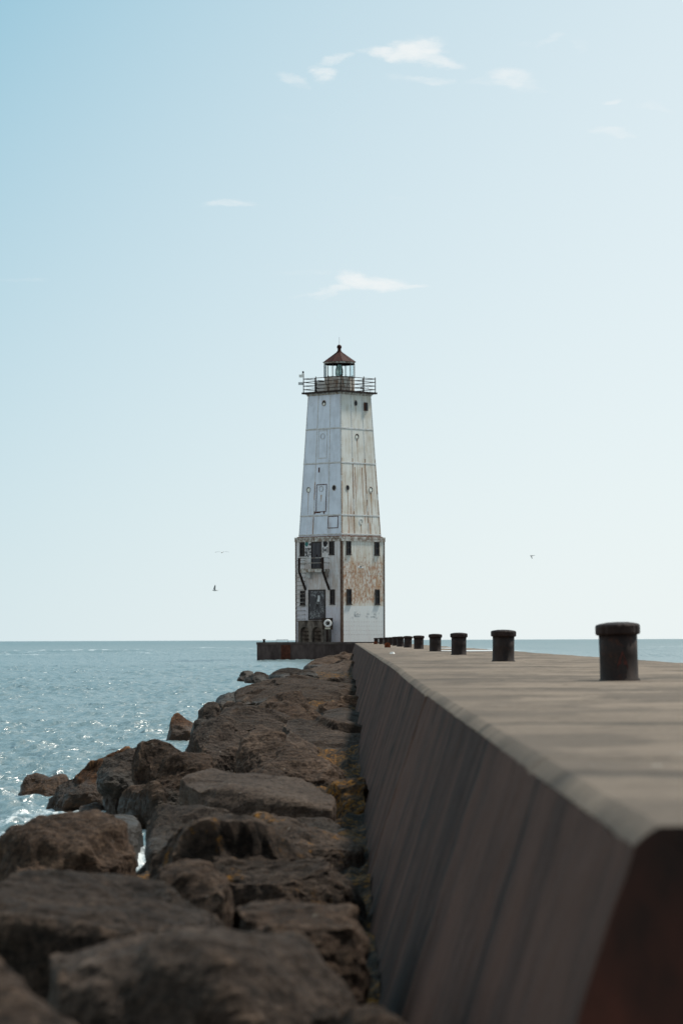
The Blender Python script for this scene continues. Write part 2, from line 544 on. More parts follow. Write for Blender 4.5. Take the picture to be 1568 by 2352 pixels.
M['walk'] = material('worn_concrete', walk_build)
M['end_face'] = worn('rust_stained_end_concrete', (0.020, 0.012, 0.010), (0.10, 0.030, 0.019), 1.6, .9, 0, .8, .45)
M['pier'] = worn('dark_pier_concrete', (0.045, 0.033, 0.031), (0.095, 0.072, 0.068), 0.9, .9, 0, .3, .35)
M['pier_top'] = worn('pier_deck_concrete', (0.10, 0.085, 0.075), (0.17, 0.15, 0.13), 2.0, .9)
M['rust_red'] = worn('red_brown_rust', (0.05, 0.018, 0.012), (0.11, 0.04, 0.025), 5, .85)
M['rust'] = worn('orange_rust', (0.055, 0.016, 0.008), (0.22, 0.06, 0.02), 14, .8)
def bollard_build(g, b):
    o = g.obj()
    rnd = g.n('ShaderNodeObjectInfo').outputs['Random']
    oo = g.vm('ADD', o, g.comb(g.m('MULTIPLY', rnd, 9), rnd, 0))
    n = g.noise(g.vm('MULTIPLY', oo, (1, 1, .5)), 9, 6, .7)
    c = g.mix(g.sm(n, .4, .62), (0.012, 0.007, 0.006), (0.028, 0.017, 0.014))
    ru = g.noise(oo, 7, 6, .75)
    c = g.mix(g.m('MULTIPLY', g.sm(ru, .56, .68), .75), c, (0.06, 0.022, 0.012))
    c = g.mix(g.m('MULTIPLY', g.sm(g.noise(oo, 22, 4, .7), .66, .72), .4), c, (0.12, 0.11, 0.10))
    return {'Base Color': c, 'Roughness': .72, 'Specular IOR Level': .3, 'Normal': g.bump(n, .4, .01)}


M['bollard'] = material('black_painted_steel', bollard_build)
M['bollard_cap'] = worn('black_cap_steel', (0.014, 0.007, 0.006), (0.032, 0.018, 0.015), 9, .6, 0, .25)
M['black'] = worn('black_iron', (0.010, 0.007, 0.007), (0.032, 0.017, 0.013), 11, .7)
M['dark_frame'] = worn('dark_window_frame', (0.014, 0.013, 0.014), (0.05, 0.038, 0.032), 9, .6)
M['roof'] = worn('red_brown_roof', (0.026, 0.005, 0.004), (0.055, 0.012, 0.009), 5, .7, 0, .2, .4)
M['white'] = worn('white_plastic', (0.78, 0.78, 0.76), (0.86, 0.86, 0.84), 6, .5)
M['grey_box'] = worn('grey_metal', (0.45, 0.48, 0.5), (0.6, 0.63, 0.65), 6, .5)
M['old_concrete'] = worn('stained_landing_concrete', (0.055, 0.046, 0.04), (0.2, 0.175, 0.15), 2.2, .9, 0, .4, .45)
M['board'] = worn('dark_brown_board', (0.022, 0.016, 0.013), (0.06, 0.042, 0.032), 7, .8)


def glass_build(g, b):
    return {'Base Color': (0.008, 0.009, 0.012), 'Roughness': .3, 'Specular IOR Level': .15}


M['pane'] = material('dark_glass', glass_build)


def clear_build(g, b):
    b.inputs['Transmission Weight'].default_value = 1.0
    return {'Base Color': (0.93, 0.98, 0.97), 'Roughness': .0, 'IOR': 1.04, 'Specular IOR Level': .35}


M['clear'] = material('lantern_glass', clear_build)


def lens_build(g, b):
    z = g.xyz(g.obj())[2]
    rings = g.m('ABSOLUTE', g.m('SINE', g.m('MULTIPLY', z, 60)))
    b.inputs['Transmission Weight'].default_value = .55
    return {'Base Color': g.mix(rings, (0.22, 0.36, 0.35), (0.6, 0.75, 0.72)), 'Roughness': .12, 'IOR': 1.25}


M['lens'] = material('green_lens_glass', lens_build)


def paint(name, base, dirt, rust_level, lines, repaint=None, speckle=0.0, cool_patch=None):
    """Old white paint over riveted steel. UV: u = metres from the face's middle (or share of its width), v = height in metres."""
    def build(g, b):
        u, v, _ = g.xyz(g.uv())
        uvv = g.comb(u, v, 0)
        big = g.noise(uvv, 0.8, 5, .6)
        grime = g.noise(g.comb(g.m('MULTIPLY', u, 3.0), g.m('MULTIPLY', v, .55), 2), 1.2, 6, .65)
        c = g.mix(g.sm(g.m('ADD', g.m('MULTIPLY', big, .4), g.m('MULTIPLY', grime, .6)), .42, .66), base, dirt)
        wob = g.m('MULTIPLY', g.m('SUBTRACT', g.noise(uvv, 5, 3), .5), .012)
        uu = g.m('ADD', u, wob)
        low = g.sm(v, 17.0, 7.5) if lines == 'seams' else 1.0
        # streaks that run down
        st = g.noise(g.comb(g.m('MULTIPLY', u, 9.0), g.m('MULTIPLY', v, .30), 5), 1.0, 5, .7)
        st2 = g.noise(g.comb(g.m('MULTIPLY', u, 26.0), g.m('MULTIPLY', v, .8), 8), 1.0, 5, .75)
        thr = .63 - .12 * rust_level
        streak = g.m('MULTIPLY', g.sm(g.m('ADD', st, g.m('MULTIPLY', g.m('SUBTRACT', st2, .5), .35)), thr, thr + .16), low)
        if lines == 'seams':
            dl = g.m('ABSOLUTE', g.m('SUBTRACT', g.m('ABSOLUTE', g.m('SUBTRACT', uu, .02)), .36))
            ln = g.sm(dl, .03, .006)
            run = g.m('MULTIPLY', g.sm(dl, .10, .0), g.sm(st2, .45, .62))
        else:
            fr = g.m('ABSOLUTE', g.m('SUBTRACT', g.m('FRACT', g.m('DIVIDE', uu, .205)), .5))
            ln = g.sm(fr, .1, .03)
            run = g.m('MULTIPLY', g.sm(fr, .30, .0), g.sm(st2, .5, .64))
        lnr = g.m('MULTIPLY', ln, g.sm(g.noise(g.comb(g.m('MULTIPLY', u, 6.0), g.m('MULTIPLY', v, .9), 1), 1.0, 4, .7), .40, .58))
        rust = g.m('MAXIMUM', g.m('MULTIPLY', streak, .7 * min(1, rust_level)), g.m('MULTIPLY', g.m('MULTIPLY', lnr, low), .42 + .5 * rust_level), clamp=True)
        rust = g.m('MAXIMUM', rust, g.m('MULTIPLY', g.m('MULTIPLY', run, low), .75 * rust_level), clamp=True)
        rcol = g.mix(g.noise(uvv, 7, 4), (0.12, 0.038, 0.013), (0.48, 0.175, 0.042))
        if lines == 'seams':
            rcol = g.mix(.3, rcol, (0.30, 0.19, 0.10))
        if speckle:
            sp = g.noise(g.comb(g.m('MULTIPLY', u, 7.0), g.m('MULTIPLY', v, 3.2), 3), 1.0, 6, .8)
            zone = g.m('MULTIPLY', g.sm(v, 2.3, 2.9), g.sm(v, 6.9, 5.0))
            spm = g.m('MULTIPLY', g.sm(g.m('ADD', sp, g.m('MULTIPLY', zone, .17)), .63, .73), speckle)
            wash = g.m('MULTIPLY', g.m('MULTIPLY', g.sm(grime, .35, .7), zone), .55 * speckle)
            c = g.mix(wash, c, (0.44, 0.26, 0.12))
            rust = g.m('MAXIMUM', rust, g.m('MULTIPLY', spm, .85), clamp=True)
        if repaint is not None:
            edge = g.m('ADD', v, g.m('MULTIPLY', g.m('SUBTRACT', g.noise(uvv, 3, 4), .5), .1))
            rp = g.sm(edge, repaint + .02, repaint - .02)
            c = g.mix(rp, c, (0.66, 0.68, 0.68))
            rust = g.m('MULTIPLY', rust, g.sm(rp, 0, 1, 1.0, .35))
            sc = g.m('MULTIPLY', g.sm(g.noise(g.comb(g.m('MULTIPLY', u, 14), g.m('MULTIPLY', v, 14), 0), 1, 5, .8), .62, .66), g.m('MULTIPLY', rp, g.sm(v, 1.1, 1.6)))
            c = g.mix(g.m('MULTIPLY', sc, .4), c, (0.2, 0.24, 0.26))
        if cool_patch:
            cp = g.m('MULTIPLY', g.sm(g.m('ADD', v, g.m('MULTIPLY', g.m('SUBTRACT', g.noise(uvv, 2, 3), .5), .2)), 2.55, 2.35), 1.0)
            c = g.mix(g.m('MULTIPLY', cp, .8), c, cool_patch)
        c = g.mix(rust, c, rcol)
        hh = g.m('SUBTRACT', g.m('MULTIPLY', grime, .2), g.m('ADD', ln, g.m('MULTIPLY', rust, .4)))
        return {'Base Color': c, 'Roughness': .62, 'Normal': g.bump(hh, .5, .012), 'Specular IOR Level': .35}
    return material(name, build)


M['shell_shaded'] = paint('shade_tinted_white_paint', (0.67, 0.74, 0.85), (0.53, 0.58, 0.66), .55, 'seams')  # white paint with the blue of the shaded face put into its colour
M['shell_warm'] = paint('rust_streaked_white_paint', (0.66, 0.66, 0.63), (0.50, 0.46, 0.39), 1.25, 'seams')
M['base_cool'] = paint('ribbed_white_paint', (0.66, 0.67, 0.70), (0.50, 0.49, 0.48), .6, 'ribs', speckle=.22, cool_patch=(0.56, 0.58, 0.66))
M['base_warm'] = paint('rusted_ribbed_white_paint', (0.66, 0.66, 0.62), (0.52, 0.49, 0.42), .9, 'ribs', repaint=2.5, speckle=1.0)
M['trim'] = worn('rust_stained_white_trim', (0.17, 0.11, 0.075), (0.55, 0.55, 0.53), 5, .7, 0, .3, .6)
M['parapet'] = worn('rust_streaked_parapet_paint', (0.20, 0.13, 0.09), (0.56, 0.54, 0.5), 5, .7, 0, .3, .3)
M['seam'] = worn('rivet_strip_paint', (0.46, 0.45, 0.43), (0.62, 0.65, 0.68), 4, .7, 0, .2)


def door_build(g, b):
    o = g.obj()
    n = g.noise(g.vm('MULTIPLY', o, (1, 1, .6)), 9, 6, .8)
    z = g.xyz(o)[2]
    paint_f = g.m('MULTIPLY', g.sm(n, .50, .56), g.sm(g.noise(o, 1.9, 2, .5), .46, .56))
    c = g.mix(g.noise(o, 4, 3), (0.02, 0.02, 0.026), (0.045, 0.045, 0.055))
    c = g.mix(g.m('MULTIPLY', paint_f, .75), c, g.mix(g.noise(o, 3, 2), (0.16, 0.2, 0.26), (0.5, 0.52, 0.5)))
    return {'Base Color': c, 'Roughness': .6}


M['door'] = material('scribbled_dark_door', door_build)


def udoor_build(g, b):
    o = g.obj()
    c = g.mix(g.noise(o, 4, 5, .7), (0.014, 0.014, 0.02), (0.05, 0.05, 0.065))
    return {'Base Color': c, 'Roughness': .6}


M['upper_door'] = material('dark_blue_black_door', udoor_build)
M['ink'] = worn('black_spray_paint', (0.012, 0.012, 0.014), (0.03, 0.03, 0.035), 8, .6)
M['teal'] = worn('teal_spray_paint', (0.02, 0.10, 0.10), (0.05, 0.2, 0.19), 12, .6)
M['gull_white'] = worn('white_feathers', (0.55, 0.55, 0.55), (0.75, 0.75, 0.75), 20, .8)
M['gull_grey'] = worn('grey_wing_feathers', (0.22, 0.23, 0.24), (0.36, 0.37, 0.38), 20, .8)
M['gull_dark'] = worn('dark_wing_feathers', (0.02, 0.02, 0.02), (0.08, 0.075, 0.07), 20, .8)


def water_build(g, b):
    p = g.pos()
    x, y, z = g.xyz(p)
    sq = g.comb(x, g.m('MULTIPLY', y, .8), 0)
    n1 = g.noise(sq, 4.0, 5, .62, .6)
    n2 = g.m('SUBTRACT', 1.0, g.m('ABSOLUTE', g.m('MULTIPLY', g.m('SUBTRACT', g.noise(g.vm('ADD', sq, (5, 1, 0)), 2.6, 3, .6, .8), .5), 4.0)))
    n3 = g.sm(g.noise(g.comb(g.m('MULTIPLY', x, 1.7), g.m('MULTIPLY', y, .9), 4), 1.3, 2, .5), .60, .74)
    h = g.m('ADD', g.m('ADD', g.m('MULTIPLY', n1, .7), g.m('MULTIPLY', n2, .3)), g.m('MULTIPLY', n3, .9))
    nb = g.bump(h, 1.0, 0.09)
    far = g.sm(g.vm('LENGTH', p), 120, 1500)
    # foam that washes round the near rocks
    fx = g.m('POWER', g.m('DIVIDE', g.m('ADD', x, 2.3), .85), 2.0)
    fy = g.m('POWER', g.m('DIVIDE', g.m('SUBTRACT', y, 11.6 * S), 2.2 * S), 2.0)
    zone = g.sm(g.m('ADD', fx, fy), 1.5, .0)
    fn = g.noise(g.vm('MULTIPLY', p, (1, .45, 1)), 4.5, 6, .7, 1.2)
    foam = g.sm(g.m('ADD', fn, g.m('MULTIPLY', zone, .16)), .64, .80)
    foam = g.m('MULTIPLY', foam, g.sm(zone, 0.02, .3))
    sho = g.n('ShaderNodeAttribute', attribute_name='shore').outputs['Fac']
    sf = g.noise(g.vm('MULTIPLY', p, (1, .6, 1)), 9, 6, .75, .8)
    foam = g.m('MAXIMUM', foam, g.sm(g.m('ADD', g.m('MULTIPLY', sho, .42), sf), .74, .92))
    cap = g.m('MULTIPLY', g.m('MULTIPLY', g.sm(z, .17, .30), g.sm(y, 150, 260)), g.sm(g.noise(p, .9, 4, .7), .5, .62))
    foam = g.m('MAXIMUM', foam, cap)
    c = g.mix(far, (0.115, 0.168, 0.176), (0.06, 0.12, 0.13))
    c = g.mix(g.m('MULTIPLY', foam, .8), c, (0.6, 0.66, 0.69))
    return {'Base Color': c, 'Roughness': g.m('MAXIMUM', g.sm(g.vm('LENGTH', p), 80, 700, .27, .36), g.m('MULTIPLY', foam, .7)), 'IOR': 2.2, 'Specular IOR Level': .5, 'Normal': nb}


M['water'] = material('lake_water', water_build)
M['puddle'] = material('puddle_water', lambda g, b: {'Base Color': (0.03, 0.03, 0.028), 'Roughness': .03, 'Specular IOR Level': .6,
                                                     'Normal': g.bump(g.noise(g.pos(), 12, 2), .05, .01)})

# ================================================================== WATER
def build_water():
    dense = np.linspace(-11, 11, 860)
    ang = np.concatenate([np.linspace(-180, -11.4, 150), dense, np.linspace(11.4, 180, 150)])
    r = [0.6]
    while r[-1] < 12000:
        q = r[-1]
        r.append(q * (1.05 if q < 14 else (1.0019 if q < 190 else 1.0042 if q < 480 else (1.010 if q < 1500 else 1.08))))
    r = np.array(r)
    A, RR = np.meshgrid(np.radians(ang), r)
    X, Y = RR * np.sin(A), RR * np.cos(A)
    celly = np.maximum(np.gradient(r)[:, None] * np.ones_like(X), 1e-3)
    cellx = np.maximum(np.where(np.abs(A) < R(11.1), RR * R(22 / 860), RR * R(1.2)), 1e-3)
    Z = np.zeros_like(X)
    rng = np.random.RandomState(3)
    wind = R(205)
    gust = fbm(np.stack([X.ravel() / 9, Y.ravel() / 16, 0 * X.ravel()], 1), 3, 5).reshape(X.shape)
    patch = fbm(np.stack([X.ravel() / 2.3 + 40, Y.ravel() / 5, 0 * X.ravel()], 1), 2, 9).reshape(X.shape)
    for k in range(46):
        lam = 0.34 * (1.058 ** k)           # 0.3 m .. 4.5 m
        th = wind + rng.normal(0, .85)
        amp = 0.0068 * lam ** .32 * rng.uniform(.5, 1.3)
        kx, ky = 2 * math.pi / lam * math.sin(th), 2 * math.pi / lam * math.cos(th)
        ok = np.clip(1.7 - 4.5 * np.maximum(np.abs(kx) * cellx, np.abs(ky) * celly) / (2 * math.pi), 0, 1)
        s = np.sin(kx * X + ky * Y + rng.uniform(0, 6.28) + 1.5 * gust)
        Z += ok * amp * (.8 - np.abs(s) * 1.7 if k % 2 else s) * (1 + .5 * gust + .6 * patch)
    sh = np.clip((Y - 90) / 250, 0, 1) * np.clip((2500 - Y) / 1500, 0, 1)
    for lam, amp, th in ((11, .05, 3.5), (17, .08, 3.65), (29, .11, 3.35), (22, .08, 3.9)):
        ok = np.clip(1.7 - 4.5 * celly / lam, 0, 1)
        ph = 2 * math.pi / lam * (math.sin(th) * X + math.cos(th) * Y) + 2.5 * gust
        Z += ok * sh * amp * (np.exp(np.sin(ph)) - 1.2) * np.clip(.7 + gust, 0, 2)
    Z *= np.clip(RR / 12, .2, 1)
    v = np.stack([X, Y, Z], -1).reshape(-1, 3)
    o = np_mesh('water', v, grid_quads(len(r), len(ang)), M['water'])
    near = np.zeros(len(v), dtype=np.float32)
    kd = KDTree(len(SHORE))
    for k, q in enumerate(SHORE):
        kd.insert((q[0], q[1], 0), k)
    kd.balance()
    idx = np.nonzero((v[:, 0] > -4.5) & (v[:, 0] < .4) & (v[:, 1] > 8) & (v[:, 1] < 175))[0]
    for k in idx:
        near[k] = math.exp(-(kd.find((v[k, 0], v[k, 1], 0))[2] / .16) ** 1.3)
    at = o.data.attributes.new('shore', 'FLOAT', 'POINT')
    at.data.foreach_set('value', near)
    tag(o, 'rippled blue grey lake reaching to the horizon', kind='structure')
    return o


SHORE = []

# ================================================================== BREAKWATER
def smooth(a, b, x):
    t = np.clip((x - a) / (b - a), 0, 1)
    return t * t * (3 - 2 * t)


BW_START = 1.9


def edge_x(D):
    return .39 + .0055 * (D - 2)


def top_z(D):
    return 1.2 + .025 * smooth(6, 14, D)


JOINTS = [3.02, 7.05, 10.6, 15.2, 20.3, 26, 32, 39, 47, 56, 66, 77]
BW_END = 96.9


def build_breakwater():
    root = tag(empty('breakwater', (2, 40, 0)), 'long concrete breakwater with sloping side wall and flat worn walkway on top', 'breakwater')
    ys = np.concatenate([np.arange(BW_START, 12, .012), np.arange(12, 35, .04), np.arange(35, BW_END, .12), [BW_END]])
    seg = np.digitize(ys, JOINTS)
    rng = np.random.RandomState(11)
    offx = rng.uniform(-.002, .002, 40)
    offx[0], offx[1], offx[2] = .0, .002, -.006
    offz = rng.uniform(-.001, .001, 40)
    jd = np.min(np.abs(ys[:, None] - np.array(JOINTS)[None]), 1)
    groove = np.exp(-(jd / .018) ** 2)
    ex = edge_x(ys) + offx[seg]
    tz = top_z(ys) + offz[seg]
    chip = fbm(np.stack([ys * 2.2, ys * 0, ys * 0], 1), 5, 3, .6)
    chip2 = np.clip(fbm(np.stack([ys * 9, ys * 0 + 4, ys * 0], 1), 4, 8, .65) - .2, 0, 1)
    cham = .030 + .001 * chip + .016 * chip2 + .003 * groove
    # side wall: from the toe up to the lower line of the worn edge
    ts = np.linspace(0, 1, 46)
    zlow = -.7
    zhi = tz - cham * .9
    Z = zlow + (zhi - zlow)[:, None] * ts[None]
    X = (ex - .0)[:, None] - .314 * (zhi[:, None] - Z)
    Y = np.repeat(ys[:, None], len(ts), 1)
    pts = np.stack([X, Y, Z], -1).reshape(-1, 3)
    n = .012 * fbm(np.stack([pts[:, 1] * 4.5, pts[:, 2] * .5, pts[:, 0] * 0], 1), 3, 21) + .006 * fbm(pts * 14, 3, 5)
    board = .006 * np.sign(vnoise(np.stack([np.floor(pts[:, 1] / .21) * 7.7, pts[:, 1] * 0, pts[:, 1] * 0], 1), 2)) if False else 0
    pts[:, 0] -= n - (groove * .007)[:, None].repeat(len(ts), 1).ravel()
    low = pts.reshape(len(ys), -1, 3)[0].copy()
    pts[:, 1] *= S
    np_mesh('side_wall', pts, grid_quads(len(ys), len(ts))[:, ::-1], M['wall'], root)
    # walkway: the worn edge, the flat top and the broken far edge
    xr = 3.06 + .0055 * ys + .10 * fbm(np.stack([ys * .55, ys * 0 + 2, ys * 0], 1), 5, 44, .6)
    cols = []
    for k, t in enumerate(np.linspace(0, 1, 7)):
        a = t * math.pi / 2
        q = .75 * t + .25 * (1 - math.cos(a))
        cols.append((ex + cham * q * 1.15, zhi + (tz - zhi) * (.75 * t + .25 * math.sin(a))))
    e0 = ex + cham * 1.15
    for t in np.concatenate([np.linspace(0.01, .3, 26), np.linspace(.31, 1, 60)]):
        cols.append((e0 + (xr - e0) * t, tz + 0 * ys))
    for t in (.2, .5, 1):
        cols.append((xr + .03 * t, tz - 2.0 * t ** 2))
    X = np.stack([c[0] for c in cols], 1)
    Z = np.stack([c[1] for c in cols], 1)
    Y = np.repeat(ys[:, None], X.shape[1], 1)
    pts = np.stack([X, Y, Z], -1).reshape(-1, 3)
    edgew = np.zeros_like(X)
    edgew[:, :9] = 1
    pts[:, 2] += (1 - .8 * edgew.ravel()) * (.006 * fbm(pts * (1.1, 1.7, 0), 4, 31) + .003 * fbm(pts * (9, 9, 9), 3, 9))
    pts[:, 0] += edgew.ravel() * .0025 * fbm(pts * (20, 30, 20), 4, 77, .65)
    pts[:, 2] -= (groove * .007)[:, None].repeat(X.shape[1], 1).ravel()
    top = pts.reshape(len(ys), -1, 3)[0].copy()
    pts[:, 1] *= S
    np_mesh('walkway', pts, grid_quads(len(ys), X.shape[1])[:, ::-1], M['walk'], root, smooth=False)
    # end face towards the camera
    ring = [tuple(q) for q in low] + [tuple(q) for q in top]
    ring = [(q[0], BW_START * S, q[2]) for q in ring]
    m = MB()
    nn = 26
    lo, hi = zlow, float(tz[0])
    lp = [q for q in ring]
    m.add(ring + [(ring[-1][0], BW_START * S, zlow)], [tuple(range(len(ring) + 1))])
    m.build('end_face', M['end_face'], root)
    for o in root.children:
        o.matrix_parent_inverse = Matrix.Translation(root.location).inverted()
    return root


build_breakwater()

# puddles lying on the walkway
def puddle(name, pts):
    bm = bmesh.new()
    vs = [bm.verts.new(p) for p in pts]
    bm.faces.new(vs)
    me = bpy.data.meshes.new(name)
    bm.to_mesh(me)
    bm.free()
    me.materials.append(M['puddle'])
    o = bpy.data.objects.new(name, me)
    col.objects.link(o)
    tag(o, kind='structure')


def blob(cx, cy, rx, ry, z, seed, n=40):
    r = random.Random(seed)
    ph = [r.uniform(0, 6.28) for _ in range(4)]
    out = []
    for k in range(n):
        a = 2 * math.pi * k / n
        q = 1 + .16 * math.sin(2 * a + ph[0]) + .12 * math.sin(3 * a + ph[1]) + .08 * math.sin(5 * a + ph[2])
        out.append((cx + rx * q * math.cos(a), cy + ry * q * math.sin(a), z))
    return out


puddle('puddle', blob(2.5, 27.5 * S, .62, 1.6 * S, 1.2325, 1))
puddle('puddle', blob(2.75, 35.5 * S, .4, 1.6 * S, 1.2325, 2))

# ------------------------------------------------------------------ bollards
def make_bollard():
    root = empty('bollard', (0, 0, 0))
    b = MB()
    b.lathe([(.124, -.02), (.122, .004), (.113, .012), (.112, .14), (.113, .262)], 28)
    bo = b.build('body', M['bollard'], root)
    c = MB()
    n = 40
    prof = [(.116, .258), (.128, .262), (.1315, .27), (.1315, .308), (.126, .318), (.105, .324), (.06, .331), (.0, .333)]
    vs, fs = [], []
    for r, z in prof:
        for j in range(n):
            a = 2 * math.pi * j / n
            notch = 1.0 if (j % 5) else .962
            q = r * (notch if .262 <= z <= .32 else 1)
            vs.append((q * math.cos(a), q * math.sin(a), z))
    for k in range(len(prof) - 1):
        for j in range(n):
            j2 = (j + 1) % n
            fs.append((k * n + j, k * n + j2, (k + 1) * n + j2, (k + 1) * n + j))
    c.add(vs, fs, 0, False)
    c.build('cap', M['bollard_cap'], root)
    return root


BOLL = [(1421, 8.36, 'nearest and largest black steel bollard, a faint red mark on its side'),
        (1155, 14.6, 'second black bollard from the near end of the row on the walkway'),
        (1053, 20.7, 'third black bollard from the near end of the row, left of the puddle'),
        (999, 26.8, 'fourth black bollard from the near end of the row, right of the slim fifth one'),
        (961, 33.6, 'fifth black bollard from the near end of the row, open sky both sides'),
        (936, 39.5, 'sixth bollard from the near end, leaning slightly, just right of the overlapping far ones'),
        (919, 45.3, 'seventh bollard from the near end, frontmost of the overlapping cluster by the tower'),
        (907.5, 51.5, 'eighth bollard from the near end, half hidden behind the front one of the cluster'),
        (896.5, 57.5, 'ninth bollard from the near end, third one into the overlapping cluster'),
        (886.5, 63.5, 'tenth bollard from the near end, against the right corner of the tower'),
        (875, 69.5, 'eleventh bollard from the near end, second last, in front of the tower base'),
        (863.5, 75.5, 'last and smallest bollard of the row, nearest the tower base')]
proto = make_bollard()
for i, (px, D, lab) in enumerate(BOLL):
    if i == 0:
        o = proto
    else:
        o = proto.copy()
        col.objects.link(o)
        for ch in proto.children:
            c = ch.copy()
            col.objects.link(c)
            c.parent = o
    x = (px - 784) * D / FD
    o.location = (x, D * S, float(top_z(D)))
    o.scale = (random.uniform(.97, 1.03),) * 2 + (random.uniform(.97, 1.02),)
    o.rotation_euler = (random.uniform(-.012, .012), random.uniform(-.012, .012), random.uniform(0, 6))
    if i == 0:
        o.scale = (1, 1, 1.035)
        o.rotation_euler.y = .03
    if i == 5:
        o.rotation_euler.y = -.04
    tag(o, lab, 'bollard', 'black bollards along the walkway')

# faint red mark painted on the nearest bollard
mk = MB()
for (a0, z0, a1, z1) in ((-.35, .075, -.05, .16), (-.05, .16, .22, .07), (-.28, .105, .16, .10)):
    for q in (0,):
        r = .1142
        w = .012
        A = [(a0, z0 - w), (a1, z1 - w), (a1, z1 + w), (a0, z0 + w)]
        mk.add([(r * math.sin(a), -r * math.cos(a), z) for a, z in A], [(0, 1, 2, 3)])
mk_o = mk.build('painted_mark', worn('faded_red_paint', (0.03, 0.012, 0.01), (0.09, 0.028, 0.022), 30, .7), proto)
mk_o.rotation_euler.z = -proto.rotation_euler.z + .18

# rusty stubs on the walkway
def rusty_stub(x, y, D, s, lab):
    m = MB()
    p = []
    n = 10
    for k in range(n + 1):
        a = math.pi * k / n
        p.append((-.5 * math.cos(a) * 1.0, .62 + .38 * math.sin(a)))
    prof = [(-.5, 0)] + p + [(.5, 0)]
    vs = [(q[0] * s, -.12 * s, q[1] * s * .86) for q in prof] + [(q[0] * s, .12 * s, q[1] * s * .86) for q in prof]
    k = len(prof)
    m.add(vs, [tuple(range(k)), tuple(range(k, 2 * k))[::-1]] + [(j, (j + 1) % k, k + (j + 1) % k, k + j) for j in range(k)])
    root = empty('mooring_lug', ((x - 784) * D / FD, D * S, float(top_z(D)) - .003))
    m.build('plate', M['rust'], root)
    h = MB()
    h.lathe([(.11 * s, -.02), (.11 * s, .02)], 14)
    ho = h.build('pin', M['rust_red'], root)
    ho.rotation_euler = (R(90), 0, 0)
    ho.location = (0, -.12 * s, .5 * s)
    tag(root, lab, 'mooring lug', 'rusty mooring lugs')


rusty_stub(889.5, 1489, 40.5, .17, 'larger orange rusted mooring lug, nearer one, on the walkway left of the bollards')
rusty_stub(862, 1475, 70, .17, 'tiny rusted mooring lug farther off, just left of the last bollards')
st = MB()
st.add(*(lambda s: ([(s * (.5 * math.cos(k * 1.05)), s * .4 * math.sin(k * 1.05), 0) for k in range(6)] + [(s * .3 * math.cos(k * 1.05 + .3), s * .25 * math.sin(k * 1.05 + .3), s * .35) for k in range(6)],
        [(5, 4, 3, 2, 1, 0), (6, 7, 8, 9, 10, 11)] + [(k, (k + 1) % 6, 6 + (k + 1) % 6, 6 + k) for k in range(6)]))(.09))
so = st.build('pebble', M['white'], None, ((900 - 784) * 22.3 / FD, 22.3 * S, float(top_z(22.3)) + .002))
tag(so, 'small white stone lying near the left edge of the walkway', 'stone')

